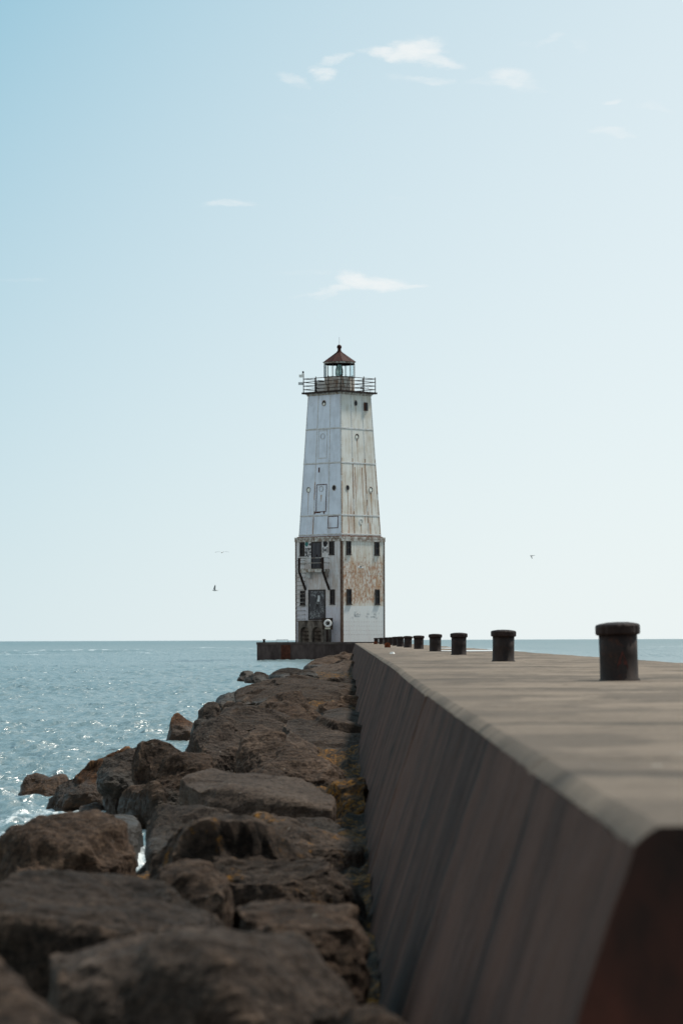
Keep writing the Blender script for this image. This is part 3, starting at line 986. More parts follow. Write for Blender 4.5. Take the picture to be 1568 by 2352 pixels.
# broken concrete lumps on the far edge of the walkway
# ================================================================== BOULDERS
def boulder(name_label, crest, front, D, L, mat, back=.5, seed=0, amp=.05, soft=0, foot=None, cat='boulder', lower=-.35, under=0.0):
    """crest / front: (x, y, D) picture points at true depths. The hull also gets a buried base and a rear side."""
    ds = [c[2] for c in crest] + [f[2] for f in front]
    dm = sum(ds) / len(ds)
    sq = .6 if seed in (2, 5, 11, 20, 30) else (.45 if seed in (25, 32, 1) else .33)
    crest = [(c[0], c[1], dm + (c[2] - dm) * sq) for c in crest]
    front = [(c[0], c[1], dm + (c[2] - dm) * sq) for c in front]
    back *= 1.3
    pts = []
    cr = [P(*c) for c in crest]
    fr = [P(*c) for c in front]
    for c_, q in zip(list(crest) + list(front), cr + fr):
        if c_[0] >= 750 and seed not in (11, 5):
            q.x += (44 if seed in (7, 10, 12, 13) else 30) * c_[2] / FD
    for q in cr + fr:                       # stones that lie against the wall really touch it
        wx_ = edge_x(q.y / S) - .314 * (1.2 - q.z)
        if 0 < wx_ - q.x < .22 and seed in (4, 6, 7, 12, 21, 25, 30, 31, 33, 38, 40):
            q.x += (.35 if seed in (4, 6, 7) else .7) * (wx_ - q.x)
    pts += cr + fr
    for c in cr:
        pts.append(Vector((c.x * .97, c.y + back, max(c.z - .3 * back - .1, lower + .1))))
        pts.append(Vector((c.x, c.y + back * .6, lower)))
    for f in fr:
        pts.append(Vector((f.x, f.y + under, lower)))
    bm = bmesh.new()
    vs = [bm.verts.new(p) for p in pts]
    res = bmesh.ops.convex_hull(bm, input=vs)
    gone = [e for e in set(res['geom_interior'] + res['geom_unused']) if isinstance(e, bmesh.types.BMVert)]
    bmesh.ops.delete(bm, geom=gone, context='VERTS')
    size = max((max(p[k] for p in pts) - min(p[k] for p in pts)) for k in range(3))

    def split(L_):
        for _ in range(9):
            long = [e for e in bm.edges if e.calc_length() > L_]
            if not long:
                break
            bmesh.ops.subdivide_edges(bm, edges=long, cuts=1)
            bmesh.ops.triangulate(bm, faces=[f for f in bm.faces if len(f.verts) > 3])

    rs = np.random.RandomState(seed + 100)
    split(size / 13)
    for _ in range(soft):
        bmesh.ops.smooth_vert(bm, verts=bm.verts, factor=.22, use_axis_x=True, use_axis_y=True, use_axis_z=True)
    sc = min(size, 1.2)
    # broken faces: the boulder is chipped by a few random planes
    co = np.array([v.co for v in bm.verts])
    cen = co.mean(0)
    for k in range(9):
        nrm = rs.normal(0, 1, 3)
        nrm[2] = abs(nrm[2]) * .35
        nrm /= np.linalg.norm(nrm)
        dist = (co - cen) @ nrm
        lim = np.quantile(dist, .94)
        over = np.clip(dist - lim, 0, None)
        co = co - nrm * (over * .95)[:, None]
    for v, c in zip(bm.verts, co):
        v.co = c
    tmp = bpy.data.meshes.new('hull')
    bm.to_mesh(tmp)
    bm.free()
    to = bpy.data.objects.new('hull', tmp)
    col.objects.link(to)
    rm = to.modifiers.new('remesh', 'REMESH')
    rm.mode = 'VOXEL'
    rm.voxel_size = L * .9
    me = bpy.data.meshes.new_from_object(to.evaluated_get(bpy.context.evaluated_depsgraph_get()))
    bpy.data.objects.remove(to)
    bpy.data.meshes.remove(tmp)
    me.name = 'boulder'
    nv = len(me.vertices)
    co = np.empty(nv * 3, dtype=np.float32)
    me.vertices.foreach_get('co', co)
    co = co.reshape(-1, 3).astype(np.float64)
    no = np.empty(nv * 3, dtype=np.float32)
    me.vertices.foreach_get('normal', no)
    no = no.reshape(-1, 3).astype(np.float64)
    ax = rs.normal(0, 1, 3) * (.5, .5, 1)
    ax /= np.linalg.norm(ax)
    al = co @ ax
    fq = 1.0 / max(.55, min(sc, 1.2))
    warp = np.stack([fbm(co * 3 * fq + 9, 4, seed + 5), fbm(co * 3 * fq + 5, 4, seed + 6), fbm(co * 3 * fq + 2, 4, seed + 7)], 1)

    def facets(count, sd, soft_w, jitter):
        """broken faces: cells on the surface, each with its own level and tilt, meeting in creases and small ledges"""
        rr = np.random.RandomState(sd)
        sel = rr.choice(len(co), count, replace=len(co) < count)
        cen_ = co[sel]
        lev = rr.uniform(-1, 1, count)
        tilt = rr.normal(0, 1, (count, 3))
        q = co + warp * jitter
        d2 = ((q[:, None, :] - cen_[None]) ** 2).sum(2)
        o2 = np.argpartition(d2, 2, axis=1)[:, :3]
        dd = np.sqrt(np.take_along_axis(d2, o2, 1))
        wgt = np.exp(-(dd - dd.min(1, keepdims=True)) / soft_w)
        wgt /= wgt.sum(1, keepdims=True)
        loc = co[:, None, :] - cen_[o2]
        val = .55 * lev[o2] + 1.3 * (loc * tilt[o2]).sum(2) / sc
        return (wgt * val).sum(1)
    f1 = np.clip(facets(16, seed + 40, .022 * sc, .16 * sc), -1.1, 1.1)
    f2 = np.clip(facets(70, seed + 41, .014 * sc, .10 * sc), -1, 1)
    big = fbm(co * 2.2 * fq + seed * 3.7, 2, seed)
    rid = fbm(co * 6.5 * fq + warp * .8, 5, seed + 1, .62, True)
    lay = fbm(np.stack([al * 19 * fq + warp[:, 0] * 1.2, co[:, 0] * 1.9, co[:, 1] * 1.9], 1), 4, seed + 3, .65)
    fine = fbm(co * 26 + warp * 2, 4, seed + 2, .68, True)
    dsp = amp * sc * (.45 * big + 1.1 * f1 + .55 * f2 + .28 * (rid - .1) + .30 * lay - .42) + amp * .18 * fine
    ctr = Vector((sum(p.x for p in cr) / len(cr), sum(p.y for p in cr) / len(cr), 0))
    co2 = co + no * dsp[:, None] - np.array(ctr)
    me.vertices.foreach_set('co', co2.astype(np.float32).ravel())
    me.polygons.foreach_set('use_smooth', np.zeros(len(me.polygons), dtype=bool))
    me.update()
    SHORE.extend(tuple(q) for q in co[(np.abs(co[:, 2]) < .05)][::3])
    me.materials.clear()
    me.materials.append(M[mat])
    o = bpy.data.objects.new('boulder', me)
    o.location = ctr
    col.objects.link(o)
    tag(o, name_label, cat, 'boulders heaped along the foot of the breakwater')
    return o


def C(D, *pts):
    return [(p[0], p[1], p[2] if len(p) > 2 else D) for p in pts]


ROCKS = [
    # ---- nearest, out of focus
    ('blurred boulder sloping down across the bottom left corner', C(2.5, (-160, 2150), (-40, 2165), (40, 2200), (120, 2250), (200, 2310), (270, 2390, 2.3)), C(2.0, (-200, 2600), (60, 2620), (220, 2560)), .02, 'rock', .25, 1, .045, .1),
    ('broad flat blurred slab at the lower left with a black hollow under it', C(4.7, (-120, 1990), (0, 1978), (60, 1966), (150, 1984), (260, 2008), (400, 2012), (510, 2030)), C(3.25, (-100, 2150), (60, 2170), (160, 2200), (300, 2190), (430, 2160), (520, 2130, 3.4)), .022, 'rock', .3, 2, .05, 1.3),
    ('blurred rounded mound behind the flat slab, left of the blurred square block', C(5.1, (335, 2000), (365, 1982), (420, 1974), (480, 1985), (525, 2020)), C(4.7, (340, 2060), (520, 2070)), .025, 'rock', .3, 3, .04, .1),
    ('blurred square-shouldered block beside the foot of the sloping wall', C(4.3, (490, 2050), (530, 2036), (580, 2028), (660, 2030), (720, 2044), (765, 2085)), C(3.5, (470, 2160), (620, 2170), (730, 2180), (785, 2150, 3.7)), .022, 'rock', .3, 4, .045, .3),
    ('nearest blurred ledge along the bottom, overhanging a wide black hollow', C(3.15, (110, 2190), (250, 2155), (400, 2132), (480, 2130), (580, 2135), (690, 2155), (765, 2195, 3.05), (830, 2245, 2.95), (855, 2290, 2.9)), C(2.55, (130, 2245), (300, 2222), (430, 2212), (560, 2218), (690, 2252), (800, 2315), (875, 2390, 2.4)), .018, 'rock', .2, 5, .04, 2.6),
    ('small blurred stone at the bottom edge wedged against the wall', C(2.75, (690, 2230), (790, 2225), (860, 2270), (915, 2350)), C(2.3, (680, 2440), (860, 2500)), .018, 'rock', .2, 6, .04, .1),
    # ---- 6 to 10 m
    ('big ridge-backed boulder with orange lichen on its flank, touching the wall', C(6.4, (345, 1990, 6.7), (400, 1945, 6.6), (455, 1902, 6.5), (488, 1882, 6.5), (528, 1886), (580, 1912), (640, 1934), (705, 1948), (760, 1956, 6.1), (806, 1976, 6.0)), C(5.4, (380, 2040, 5.9), (470, 2040), (580, 2040), (700, 2065), (800, 2060, 5.5), (815, 2110, 5.5)), .024, 'rock_lichen', .35, 7, .06, .1),
    ('dark dome-shaped boulder at the left edge of the frame beside the foam', C(7.1, (-60, 1985), (0, 1925), (33, 1890), (66, 1870), (99, 1856), (137, 1868), (172, 1862), (220, 1887), (264, 1906), (324, 1928)), C(6.3, (-40, 2010), (100, 2010), (220, 2005), (330, 1990, 6.6)), .024, 'rock', .45, 8, .05, .05),
    ('dark rounded boulder under the left end of the pale slab', C(8.2, (316, 1889), (351, 1854), (379, 1826), (410, 1820), (467, 1826), (511, 1842), (549, 1868)), C(7.3, (315, 1955, 7.4), (400, 1960), (480, 1940), (560, 1900, 7.6)), .026, 'rock_dark', .4, 9, .05, .05),
    ('knobbly boulder with lichen spots between the pale slab and the ridge-backed boulder', C(7.8, (544, 1880), (582, 1868), (642, 1870), (660, 1887), (714, 1898), (769, 1931), (796, 1962, 7.3)), C(6.9, (560, 1960), (680, 1975), (780, 1985)), .026, 'rock_lichen', .4, 10, .06, .05),
    ('long flat pale slab lying tilted across the boulders', C(9.7, (418, 1774), (456, 1769), (505, 1777), (566, 1772), (648, 1782), (708, 1790), (738, 1806)), C(8.6, (416, 1796, 9.2), (472, 1823), (527, 1838), (615, 1858), (690, 1858), (763, 1866), (765, 1838, 9.0)), .024, 'rock_pale', .2, 11, .028, .9),
    ('stone thickly covered in orange lichen wedged between pale slab and wall', C(9.9, (735, 1800), (765, 1784), (800, 1796), (812, 1830)), C(9.2, (765, 1890), (808, 1890), (812, 1860)), .026, 'rock_full_lichen', .3, 12, .06, .05),
    ('low dark stone in the shadow under the right end of the pale slab', C(8.6, (640, 1880), (700, 1872), (770, 1885), (806, 1900)), C(8.2, (640, 1940), (800, 1950)), .03, 'rock_dark', .3, 13, .05, .0),
    # ---- 10 to 16 m
    ('large steep boulder with a dark wet foot, rising from the water', C(11.6, (305, 1722, 11.9), (324, 1695), (357, 1687), (395, 1698), (439, 1715), (478, 1731), (505, 1745)), C(10.6, (285, 1845, 11.0), (340, 1855), (420, 1840), (500, 1800)), .028, 'rock', .6, 14, .06, .05),
    ('black wet boulder leaning on the left side of the large steep boulder', C(12.1, (222, 1768), (236, 1738), (275, 1720), (307, 1704), (325, 1702)), C(11.3, (228, 1830), (270, 1850), (320, 1840)), .028, 'rock_dark', .5, 15, .06, .05),
    ('reddish brown wet boulder sloping into the lake, left of the black one', C(12.8, (113, 1812), (137, 1786), (187, 1759), (220, 1741), (258, 1729), (300, 1712)), C(12.3, (108, 1832), (200, 1834), (250, 1832)), .028, 'rock_brown', .25, 16, .06, .0),
    ('low wet reef stone farthest left in the water', C(13.9, (44, 1803), (60, 1779), (82, 1773), (110, 1778), (148, 1780)), C(13.5, (50, 1812), (110, 1814), (160, 1812)), .028, 'rock_brown', .4, 17, .04, .0),
    ('thin wet stone barely above the foam', C(12.0, (181, 1850), (220, 1841), (262, 1853)), C(11.8, (180, 1868), (268, 1868)), .024, 'rock_brown', .25, 18, .03, .0),
    ('pointed wet stone at the edge of the foam beside the dark rounded boulder', C(11.4, (284, 1853), (299, 1839), (335, 1857)), C(10.9, (280, 1875), (332, 1880)), .024, 'rock_brown', .25, 19, .03, .0),
    ('smooth pale wet stone washed by foam behind the dome-shaped boulder', C(10.4, (215, 1882), (260, 1868), (318, 1880)), C(9.4, (225, 1912), (300, 1918), (320, 1900)), .024, 'rock_pale', .2, 20, .02, .0),
    ('long boulder with a sharp pale ridge running down to the lichen stone', C(12.6, (575, 1682), (595, 1669), (612, 1684), (641, 1698), (674, 1720), (707, 1740), (745, 1764, 12.0), (783, 1788, 11.4), (802, 1806, 11.2)), C(11.2, (512, 1778), (560, 1790), (640, 1790), (740, 1806, 10.8)), .026, 'rock', .5, 21, .06, .05),
    ('small rough hump poking up just behind the pale slab', C(10.6, (566, 1776), (590, 1758), (625, 1752), (660, 1768), (690, 1790)), C(10.1, (570, 1800), (690, 1810)), .026, 'rock', .3, 22, .05, .0),
    ('big peaked boulder behind the large steep one, its left side over the water', C(14.2, (430, 1710), (443, 1682), (460, 1662), (486, 1650), (512, 1643), (529, 1646), (549, 1661), (575, 1676)), C(12.6, (450, 1760), (510, 1770), (560, 1740, 13)), .028, 'rock', .6, 23, .06, .05),
    ('low rounded boulder in the middle of the heap beside the cracked slab', C(15.0, (601, 1678), (641, 1679), (684, 1677), (707, 1694), (730, 1712)), C(14.0, (610, 1720), (690, 1740), (735, 1740)), .03, 'rock', .5, 24, .06, .0),
    ('broad sloping slab with a dark crack, resting against the wall', C(17.2, (618, 1626), (657, 1634), (690, 1648), (733, 1657), (773, 1667), (810, 1680, 16.2)), C(13.8, (690, 1720, 14.6), (740, 1760), (786, 1776), (804, 1740, 14.6)), .03, 'rock', .4, 25, .045, .05),
    # ---- 16 to 30 m
    ('lumpy boulder behind the peaked one, its crest dipping to the right', C(18.6, (494, 1634), (519, 1615), (549, 1608), (575, 1614), (601, 1615), (618, 1628), (641, 1643), (684, 1655)), C(16.8, (500, 1665), (580, 1672), (685, 1690)), .034, 'rock', .6, 26, .06, .05),
    ('steep dark boulder at the water edge above the wedge-shaped stone', C(20.2, (436, 1656), (453, 1634), (476, 1611), (489, 1609), (508, 1620)), C(19.4, (440, 1670), (500, 1672)), .036, 'rock_dark', .7, 27, .05, .05),
    ('wedge-shaped tilted stone standing alone in the water', C(21.2, (399, 1636), (407, 1635), (430, 1649), (455, 1665)), C(20.6, (371, 1690), (397, 1697), (445, 1694)), .034, 'rock_brown', .5, 28, .025, .0),
    ('pitted round-topped boulder at the centre of the heap', C(21.2, (595, 1613), (615, 1601), (641, 1593), (667, 1590), (687, 1586), (704, 1597), (720, 1611), (738, 1636), (746, 1656, 20)), C(19.4, (610, 1640), (680, 1656), (740, 1670)), .036, 'rock', .6, 29, .06, .05),
    ('smooth flat brown stone tucked against the wall', C(20.4, (738, 1632), (756, 1624), (789, 1626), (822, 1634)), C(17.8, (745, 1680), (790, 1696), (815, 1684, 18.4)), .034, 'rock_pale', .4, 30, .02, .05),
    ('rough stones piled at the wall behind the smooth flat brown stone', C(24.4, (728, 1612), (766, 1604), (800, 1609), (818, 1604)), C(22.8, (740, 1634), (812, 1636)), .04, 'rock', .6, 31, .07, .0),
    ('largest pale streaked slab of the far heap, sloping to the left', C(30.5, (542, 1580), (568, 1568), (601, 1559), (634, 1549), (661, 1549), (694, 1555), (733, 1556), (763, 1565), (785, 1578, 29)), C(26.2, (540, 1612, 28), (575, 1622), (650, 1612), (735, 1606), (804, 1603)), .045, 'rock_pale', .7, 32, .05, .05),
    ('humped boulder beside the wall behind the largest pale slab', C(34.0, (738, 1562), (769, 1552), (796, 1563), (808, 1578)), C(31.5, (745, 1584), (806, 1590)), .05, 'rock', .8, 33, .07, .0),
    ('small dark stone at the left foot of the largest pale slab', C(31.5, (501, 1608), (508, 1599), (524, 1590), (543, 1590)), C(30.3, (500, 1624), (545, 1624)), .045, 'rock_dark', .7, 34, .05, .0),
    # ---- far
    ('left of two dark stones jutting out into the lake', C(50.5, (543, 1557), (552, 1548), (568, 1539), (585, 1540)), C(49.8, (541, 1565), (585, 1565)), .07, 'rock_dark', .9, 35, .05, .0),
    ('right of two dark stones jutting out into the lake, slightly paler', C(48.6, (565, 1558), (570, 1550), (588, 1539), (605, 1543), (624, 1549)), C(47.6, (564, 1570), (625, 1570)), .07, 'rock', .9, 36, .05, .0),
    ('long low dark boulder behind the largest pale slab', C(46.0, (620, 1552), (648, 1539), (661, 1540), (687, 1536), (707, 1540), (730, 1541)), C(44.0, (625, 1565), (735, 1565)), .065, 'rock_dark', 1.0, 37, .06, .0),
    ('pale jagged boulder next to last along the wall', C(56.0, (692, 1541), (712, 1535), (740, 1529), (766, 1519), (790, 1530), (812, 1540)), C(48.0, (715, 1556), (760, 1556), (806, 1560)), .07, 'rock_pale', 1.0, 38, .09, .0),
    ('farthest boulder, craggy and pointed, in front of the lighthouse pier', C(73.0, (700, 1530), (717, 1519), (733, 1509), (756, 1505), (778, 1500), (790, 1506)), C(67.0, (705, 1540), (760, 1540), (795, 1540)), .09, 'rock', 1.6, 39, .08, .0),
    ('dark stone beside the farthest boulder, against the wall end', C(70.0, (789, 1511), (803, 1508), (816, 1513)), C(66.0, (789, 1540), (814, 1540)), .09, 'rock_dark', 1.2, 40, .07, .0),
]
for (lab, crest, front, L, mat, back, seed, amp, under) in ROCKS:
    boulder(lab, crest, front, 0, L, mat, back=back, seed=seed, amp=amp, under=under)

# dark rubble that fills the gaps under and between the boulders, down to the foot of the wall
def build_rubble():
    Dk = [2, 5, 7, 9, 10.5, 12, 14, 17, 21, 26, 31, 38, 46, 56, 72, 90]
    xk = [-300, -200, 0, 330, 360, 400, 480, 530, 500, 570, 570, 600, 650, 715, 720, 790]
    Ds = np.geomspace(2.0, 90, 420)
    xl = (np.interp(Ds, Dk, xk) - 784) * Ds / FD
    xr = edge_x(Ds) - .314 * (1.2 - .2) + .03
    t = np.linspace(0, 1, 40)
    X = xl[:, None] + (xr - xl)[:, None] * t[None]
    Y = np.repeat((Ds * S)[:, None], 40, 1)
    Z = -.35 + .52 * np.clip(t * 3.2, 0, 1)[None] ** .7 * np.ones_like(X)
    p = np.stack([X, Y, Z], -1).reshape(-1, 3)
    q = p * (2.6, 1.6, 1)
    p[:, 2] += (.05 * np.clip((t - .72) / .28, 0, 1)[None] * np.ones_like(X)).ravel()
    p[:, 2] += .13 * fbm(q, 4, 5, .6, True) + .08 * np.round(fbm(q * .9 + 7, 2, 8) * 4) / 4
    o = np_mesh('rubble', p, grid_quads(len(Ds), 40), M['rubble'], smooth=False)
    tag(o, 'dark rubble in the gaps under the boulders', kind='stuff')


build_rubble()

build_water()

# ================================================================== LIGHTHOUSE PIER
PIER_D = 97.05
PIER_Y, PIER_Z = PIER_D * S, 1.30
X0 = P(590, 1475, PIER_D).x
pier = tag(empty('pier', (0, PIER_Y, 0)), 'dark concrete pier carrying the lighthouse at the end of the breakwater', 'pier')
m = MB()
m.box(X0, 3.6, 0, 15, -1.2, PIER_Z - .16)
m.box(X0 - .04, 3.64, -.04, 15.04, PIER_Z - .16, PIER_Z, 1)
m.build('block', [M['pier'], worn('pier_edge_concrete', (0.06, 0.046, 0.042), (0.105, 0.085, 0.078), 1.2, .9)], pier)
m = MB()
m.box(P(640, 1, PIER_D).x, P(662, 1, PIER_D).x, -.03, 0, .05, PIER_Z - .19)
for k in range(4):
    z = .25 + k * .24
    m.bar((P(642, 1, PIER_D).x, -.09, z), (P(660, 1, PIER_D).x, -.09, z), .03, .03)
m.build('ladder', M['rust_red'], pier)
m = MB()
xa, xb = P(628, 1, PIER_D).x, P(655, 1, PIER_D).x
m.tube([(xa, 2.0, PIER_Z), (xa, 2.0, PIER_Z + .16), (xb, 2.0, PIER_Z + .16), (xb, 2.0, PIER_Z)], .02, 6)
m.build('hoop_rail', M['grey_box'], pier)
cl = empty('cleat', (P(601, 1, PIER_D).x, PIER_Y + .4, PIER_Z))
m = MB()
m.lathe([(.08, 0), (.075, .16), (.11, .17), (.11, .21), (.0, .22)], 12)
m.build('body', M['black'], cl)
tag(cl, 'small black mooring post at the left corner of the lighthouse pier', 'mooring post')

# ================================================================== LIGHTHOUSE
TD = 100.0
K = .0305
HS = 2.2


def Z(y):
    return (1469.5 - y) * K + EYE - PIER_Z       # local height above the pier deck


LH = tag(empty('lighthouse', (P(781.3, 1470, TD).x, TD * S, PIER_Z), R(-42.8)),
         'tall white square lighthouse with rust streaks and a red-brown lantern roof', 'lighthouse')
ZB, ZF0, ZF1, ZS0, ZS1 = 0.0, Z(1244.5), Z(1234), Z(1230), Z(906.5)
H1, H2 = 2.04, 1.56


def hs_at(z):
    if z <= ZF1 + .05:
        return HS
    return H1 + (H2 - H1) * (z - ZS0) / (ZS1 - ZS0)


def FA(u, d, z, tilt=False):
    h = hs_at(z)
    return Vector((u, -h - d, z))


def FB(u, d, z, tilt=False):
    h = hs_at(z)
    return Vector((h + d, u, z))


def uA(x, y):
    """picture x on the left-hand face -> metres across it"""
    z = Z(y)
    h = hs_at(z)
    if z <= ZF1 + .05:
        xl, xc = 680.0, 785.2
    else:
        t = (y - 905) / (1230 - 905)
        xl, xc = 705.5 + (686.5 - 705.5) * t, 779 + (782.3 - 779) * t
    return -h + 2 * h * (x - xl) / (xc - xl)


def uB(x, y):
    z = Z(y)
    h = hs_at(z)
    if z <= ZF1 + .05:
        xc, xr = 785.2, 883.0
    else:
        t = (y - 905) / (1230 - 905)
        xc, xr = 779 + (782.3 - 779) * t, 849.5 + (874 - 849.5) * t
    return -h + 2 * h * (x - xc) / (xr - xc)


# --- ribbed base walls
m = MB()
cs = [(-1, -1), (1, -1), (1, 1), (-1, 1)]
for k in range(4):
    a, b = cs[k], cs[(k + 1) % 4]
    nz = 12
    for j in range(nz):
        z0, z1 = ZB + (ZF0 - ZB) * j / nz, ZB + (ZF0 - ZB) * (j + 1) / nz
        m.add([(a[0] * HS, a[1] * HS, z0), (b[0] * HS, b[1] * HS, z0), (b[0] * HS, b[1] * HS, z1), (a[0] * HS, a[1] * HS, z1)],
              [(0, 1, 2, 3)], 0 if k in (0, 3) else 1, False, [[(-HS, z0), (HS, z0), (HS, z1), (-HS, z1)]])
# rivet rows on the repainted foot, rusted corner strips
for f, us in ((FB, [(-HS + .2 + .26 * k) for k in range(16)]), (FA, [HS - .1, HS - .55])):
    for u in us:
        for y in (1428.6, 1438, 1448, 1457.5):
            z = Z(y)
            m.hexa([f(u - .015, 0, z - .015), f(u + .015, 0, z - .015), f(u + .015, .012, z - .011), f(u - .015, .012, z - .011)],
                   [f(u - .015, 0, z + .015), f(u + .015, 0, z + .015), f(u + .015, .012, z + .011), f(u - .015, .012, z + .011)], 2)
for f in (FA, FB):
    for u in np.arange(-HS + .15, HS, .25):
        z = Z(1316.5)
        if f is FB:
            m.hexa([f(u - .02, 0, z - .02), f(u + .02, 0, z - .02), f(u + .02, .02, z - .016), f(u - .02, .02, z - .016)],
                   [f(u - .02, 0, z + .02), f(u + .02, 0, z + .02), f(u + .02, .02, z + .016), f(u - .02, .02, z + .016)], 2)
for sx, sy in ((1, -1), (-1, -1), (1, 1), (-1, 1)):
    w = .13 if (sx, sy) == (1, -1) else .07
    x0, x1 = sorted((sx * (HS - w), sx * (HS + .028)))
    y0, y1 = sorted((sy * (HS - w), sy * (HS + .028)))
    m.box(x0, x1, y0, y1, ZB + .003, ZF0 - .003, 3)
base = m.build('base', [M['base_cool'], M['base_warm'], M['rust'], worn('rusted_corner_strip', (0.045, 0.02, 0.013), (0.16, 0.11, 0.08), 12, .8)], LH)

# --- frieze band and rusty ledge
m = MB()
hb = HS + .055
m.box(-hb, hb, -hb, hb, ZF0, ZF1)
m.box(-H1 - .09, H1 + .09, -H1 - .09, H1 + .09, ZF1, ZF1 + .05, 1)
for u in np.arange(-HS + .12, HS, .21):
    for s in (-1, 1):
        z = Z(1239)
        m.box(u - .02, u + .02, -hb - .018, -hb + .01, z - .02, z + .02, 1)
        m.box(hb - .01, hb + .018, u - .02, u + .02, z - .02, z + .02, 1)
m.build('band', [M['trim'], M['rust']], LH)

# --- tapered shell
m = MB()
zs = [ZS0 - .075] + [ZS0 + (ZS1 - ZS0) * j / 16 for j in range(1, 17)]
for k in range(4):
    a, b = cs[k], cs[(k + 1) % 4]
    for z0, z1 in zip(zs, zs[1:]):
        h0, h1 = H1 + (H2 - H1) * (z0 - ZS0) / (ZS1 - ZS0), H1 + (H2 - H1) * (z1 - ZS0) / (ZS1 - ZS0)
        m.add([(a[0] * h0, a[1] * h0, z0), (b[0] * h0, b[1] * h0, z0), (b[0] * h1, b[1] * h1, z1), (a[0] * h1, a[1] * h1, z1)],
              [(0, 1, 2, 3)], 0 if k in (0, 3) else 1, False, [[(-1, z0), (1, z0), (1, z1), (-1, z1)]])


def strip_h(f, y, w=.045, d=.022, mi=2):
    z = Z(y)
    h = hs_at(z)
    m.hexa([f(-h, 0, z - w), f(h, 0, z - w), f(h, d, z - w), f(-h, d, z - w)],
           [f(-h, 0, z + w), f(h, 0, z + w), f(h, d, z + w), f(-h, d, z + w)], mi)
    z -= w + .012
    m.hexa([f(-h, 0, z - .012), f(h, 0, z - .012), f(h, .006, z - .012), f(-h, .006, z - .012)],
           [f(-h, 0, z + .012), f(h, 0, z + .012), f(h, .006, z + .012), f(-h, .006, z + .012)], 5)


for y in (985.5, 1064.5, 1184.5):
    strip_h(FA, y)
    strip_h(FB, y)
strip_h(FA, 1228.2, .04, .03)
strip_h(FB, 1228.2, .04, .03)
# vertical lap strips with rivets
rs_ = random.Random(4)
for f in (FA, FB):
    for s in (-.34, .38, -.975, .975):
        za, zb = ZS0 + .06, ZS1 - .03
        n = 24
        for j in range(n):
            z0, z1 = za + (zb - za) * j / n, za + (zb - za) * (j + 1) / n
            u0, u1 = s * hs_at(z0), s * hs_at(z1)
            w = .03
            rusty = z0 < Z(1064) and (f is FB or (s in (-.34,) and rs_.random() < .6)) and rs_.random() < .85
            m.hexa([f(u0 - w, 0, z0), f(u0 + w, 0, z0), f(u0 + w, .010, z0), f(u0 - w, .010, z0)],
                   [f(u1 - w, 0, z1), f(u1 + w, 0, z1), f(u1 + w, .010, z1), f(u1 - w, .010, z1)], 6 if rusty else 2)
        for j in range(74):
            z0 = za + (zb - za) * j / 74
            u0 = s * hs_at(z0) + .018
            m.hexa([f(u0 - .012, .01, z0), f(u0 + .012, .01, z0), f(u0 + .012, .02, z0), f(u0 - .012, .02, z0)],
                   [f(u0 - .012, .01, z0 + .022), f(u0 + .012, .01, z0 + .022), f(u0 + .012, .02, z0 + .022), f(u0 - .012, .02, z0 + .022)], 4)
shell = m.build('shell', [M['shell_shaded'], M['shell_warm'], M['seam'], M['rust'], M['trim'], worn('thin_rust_line', (0.22, 0.16, 0.12), (0.5, 0.48, 0.45), 3, .7),
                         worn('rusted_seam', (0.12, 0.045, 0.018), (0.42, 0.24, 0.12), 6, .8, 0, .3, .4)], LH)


def frame_rect(f, u0, u1, z0, z1, w, d, mat, name, parent, back=0.0):
    mm = MB()
    for (a, b, c, e) in ((u0, u1, z1 - w, z1), (u0, u1, z0, z0 + w), (u0, u0 + w, z0 + w, z1 - w), (u1 - w, u1, z0 + w, z1 - w)):
        mm.hexa([f(a, back, c), f(b, back, c), f(b, d, c), f(a, d, c)], [f(a, back, e), f(b, back, e), f(b, d, e), f(a, d, e)])
    return mm.build(name, mat, parent)


def slab(f, u0, u1, z0, z1, d0, d1, mm, mi=0):
    mm.hexa([f(u0, d0, z0), f(u1, d0, z0), f(u1, d1, z0), f(u0, d1, z0)], [f(u0, d0, z1), f(u1, d0, z1), f(u1, d1, z1), f(u0, d1, z1)], mi)


# --- rusted access panels on the left-hand face
for (x0, x1, y0, y1) in ((729.5, 749.5, 989, 1054), (725.5, 748.5, 1113, 1177), (752, 775, 1187, 1215)):
    ym = (y0 + y1) / 2
    frame_rect(FA, uA(x0, ym), uA(x1, ym), Z(y1), Z(y0), .05, .02, M['rust_red'] if y0 > 1000 else M['seam'], 'access_panel', LH)
for (x, y) in ((739.5, 1003), (736.5, 1123.5)):
    mm = MB()
    u, z = uA(x, y), Z(y)
    pts = [FA(u + .19 * math.cos(a), .02, z + .19 * math.sin(a)) for a in [2 * math.pi * j / 24 for j in range(25)]]
    mm.tube(pts, .013, 6, caps=False)
    mm.build('cover_ring', M['trim'], LH)
for (x, y, w, h) in ((729, 1178, .5, .06), (731.5, 1080, .12, .35), (722, 1178, .1, .2), (743, 1178, .1, .2)):
    mm = MB()
    slab(FA, uA(x, y) - w / 2, uA(x, y) + w / 2, Z(y) - h / 2, Z(y) + h / 2, 0, .012, mm)
    mm.build('rust_patch', M['rust_red'], LH)


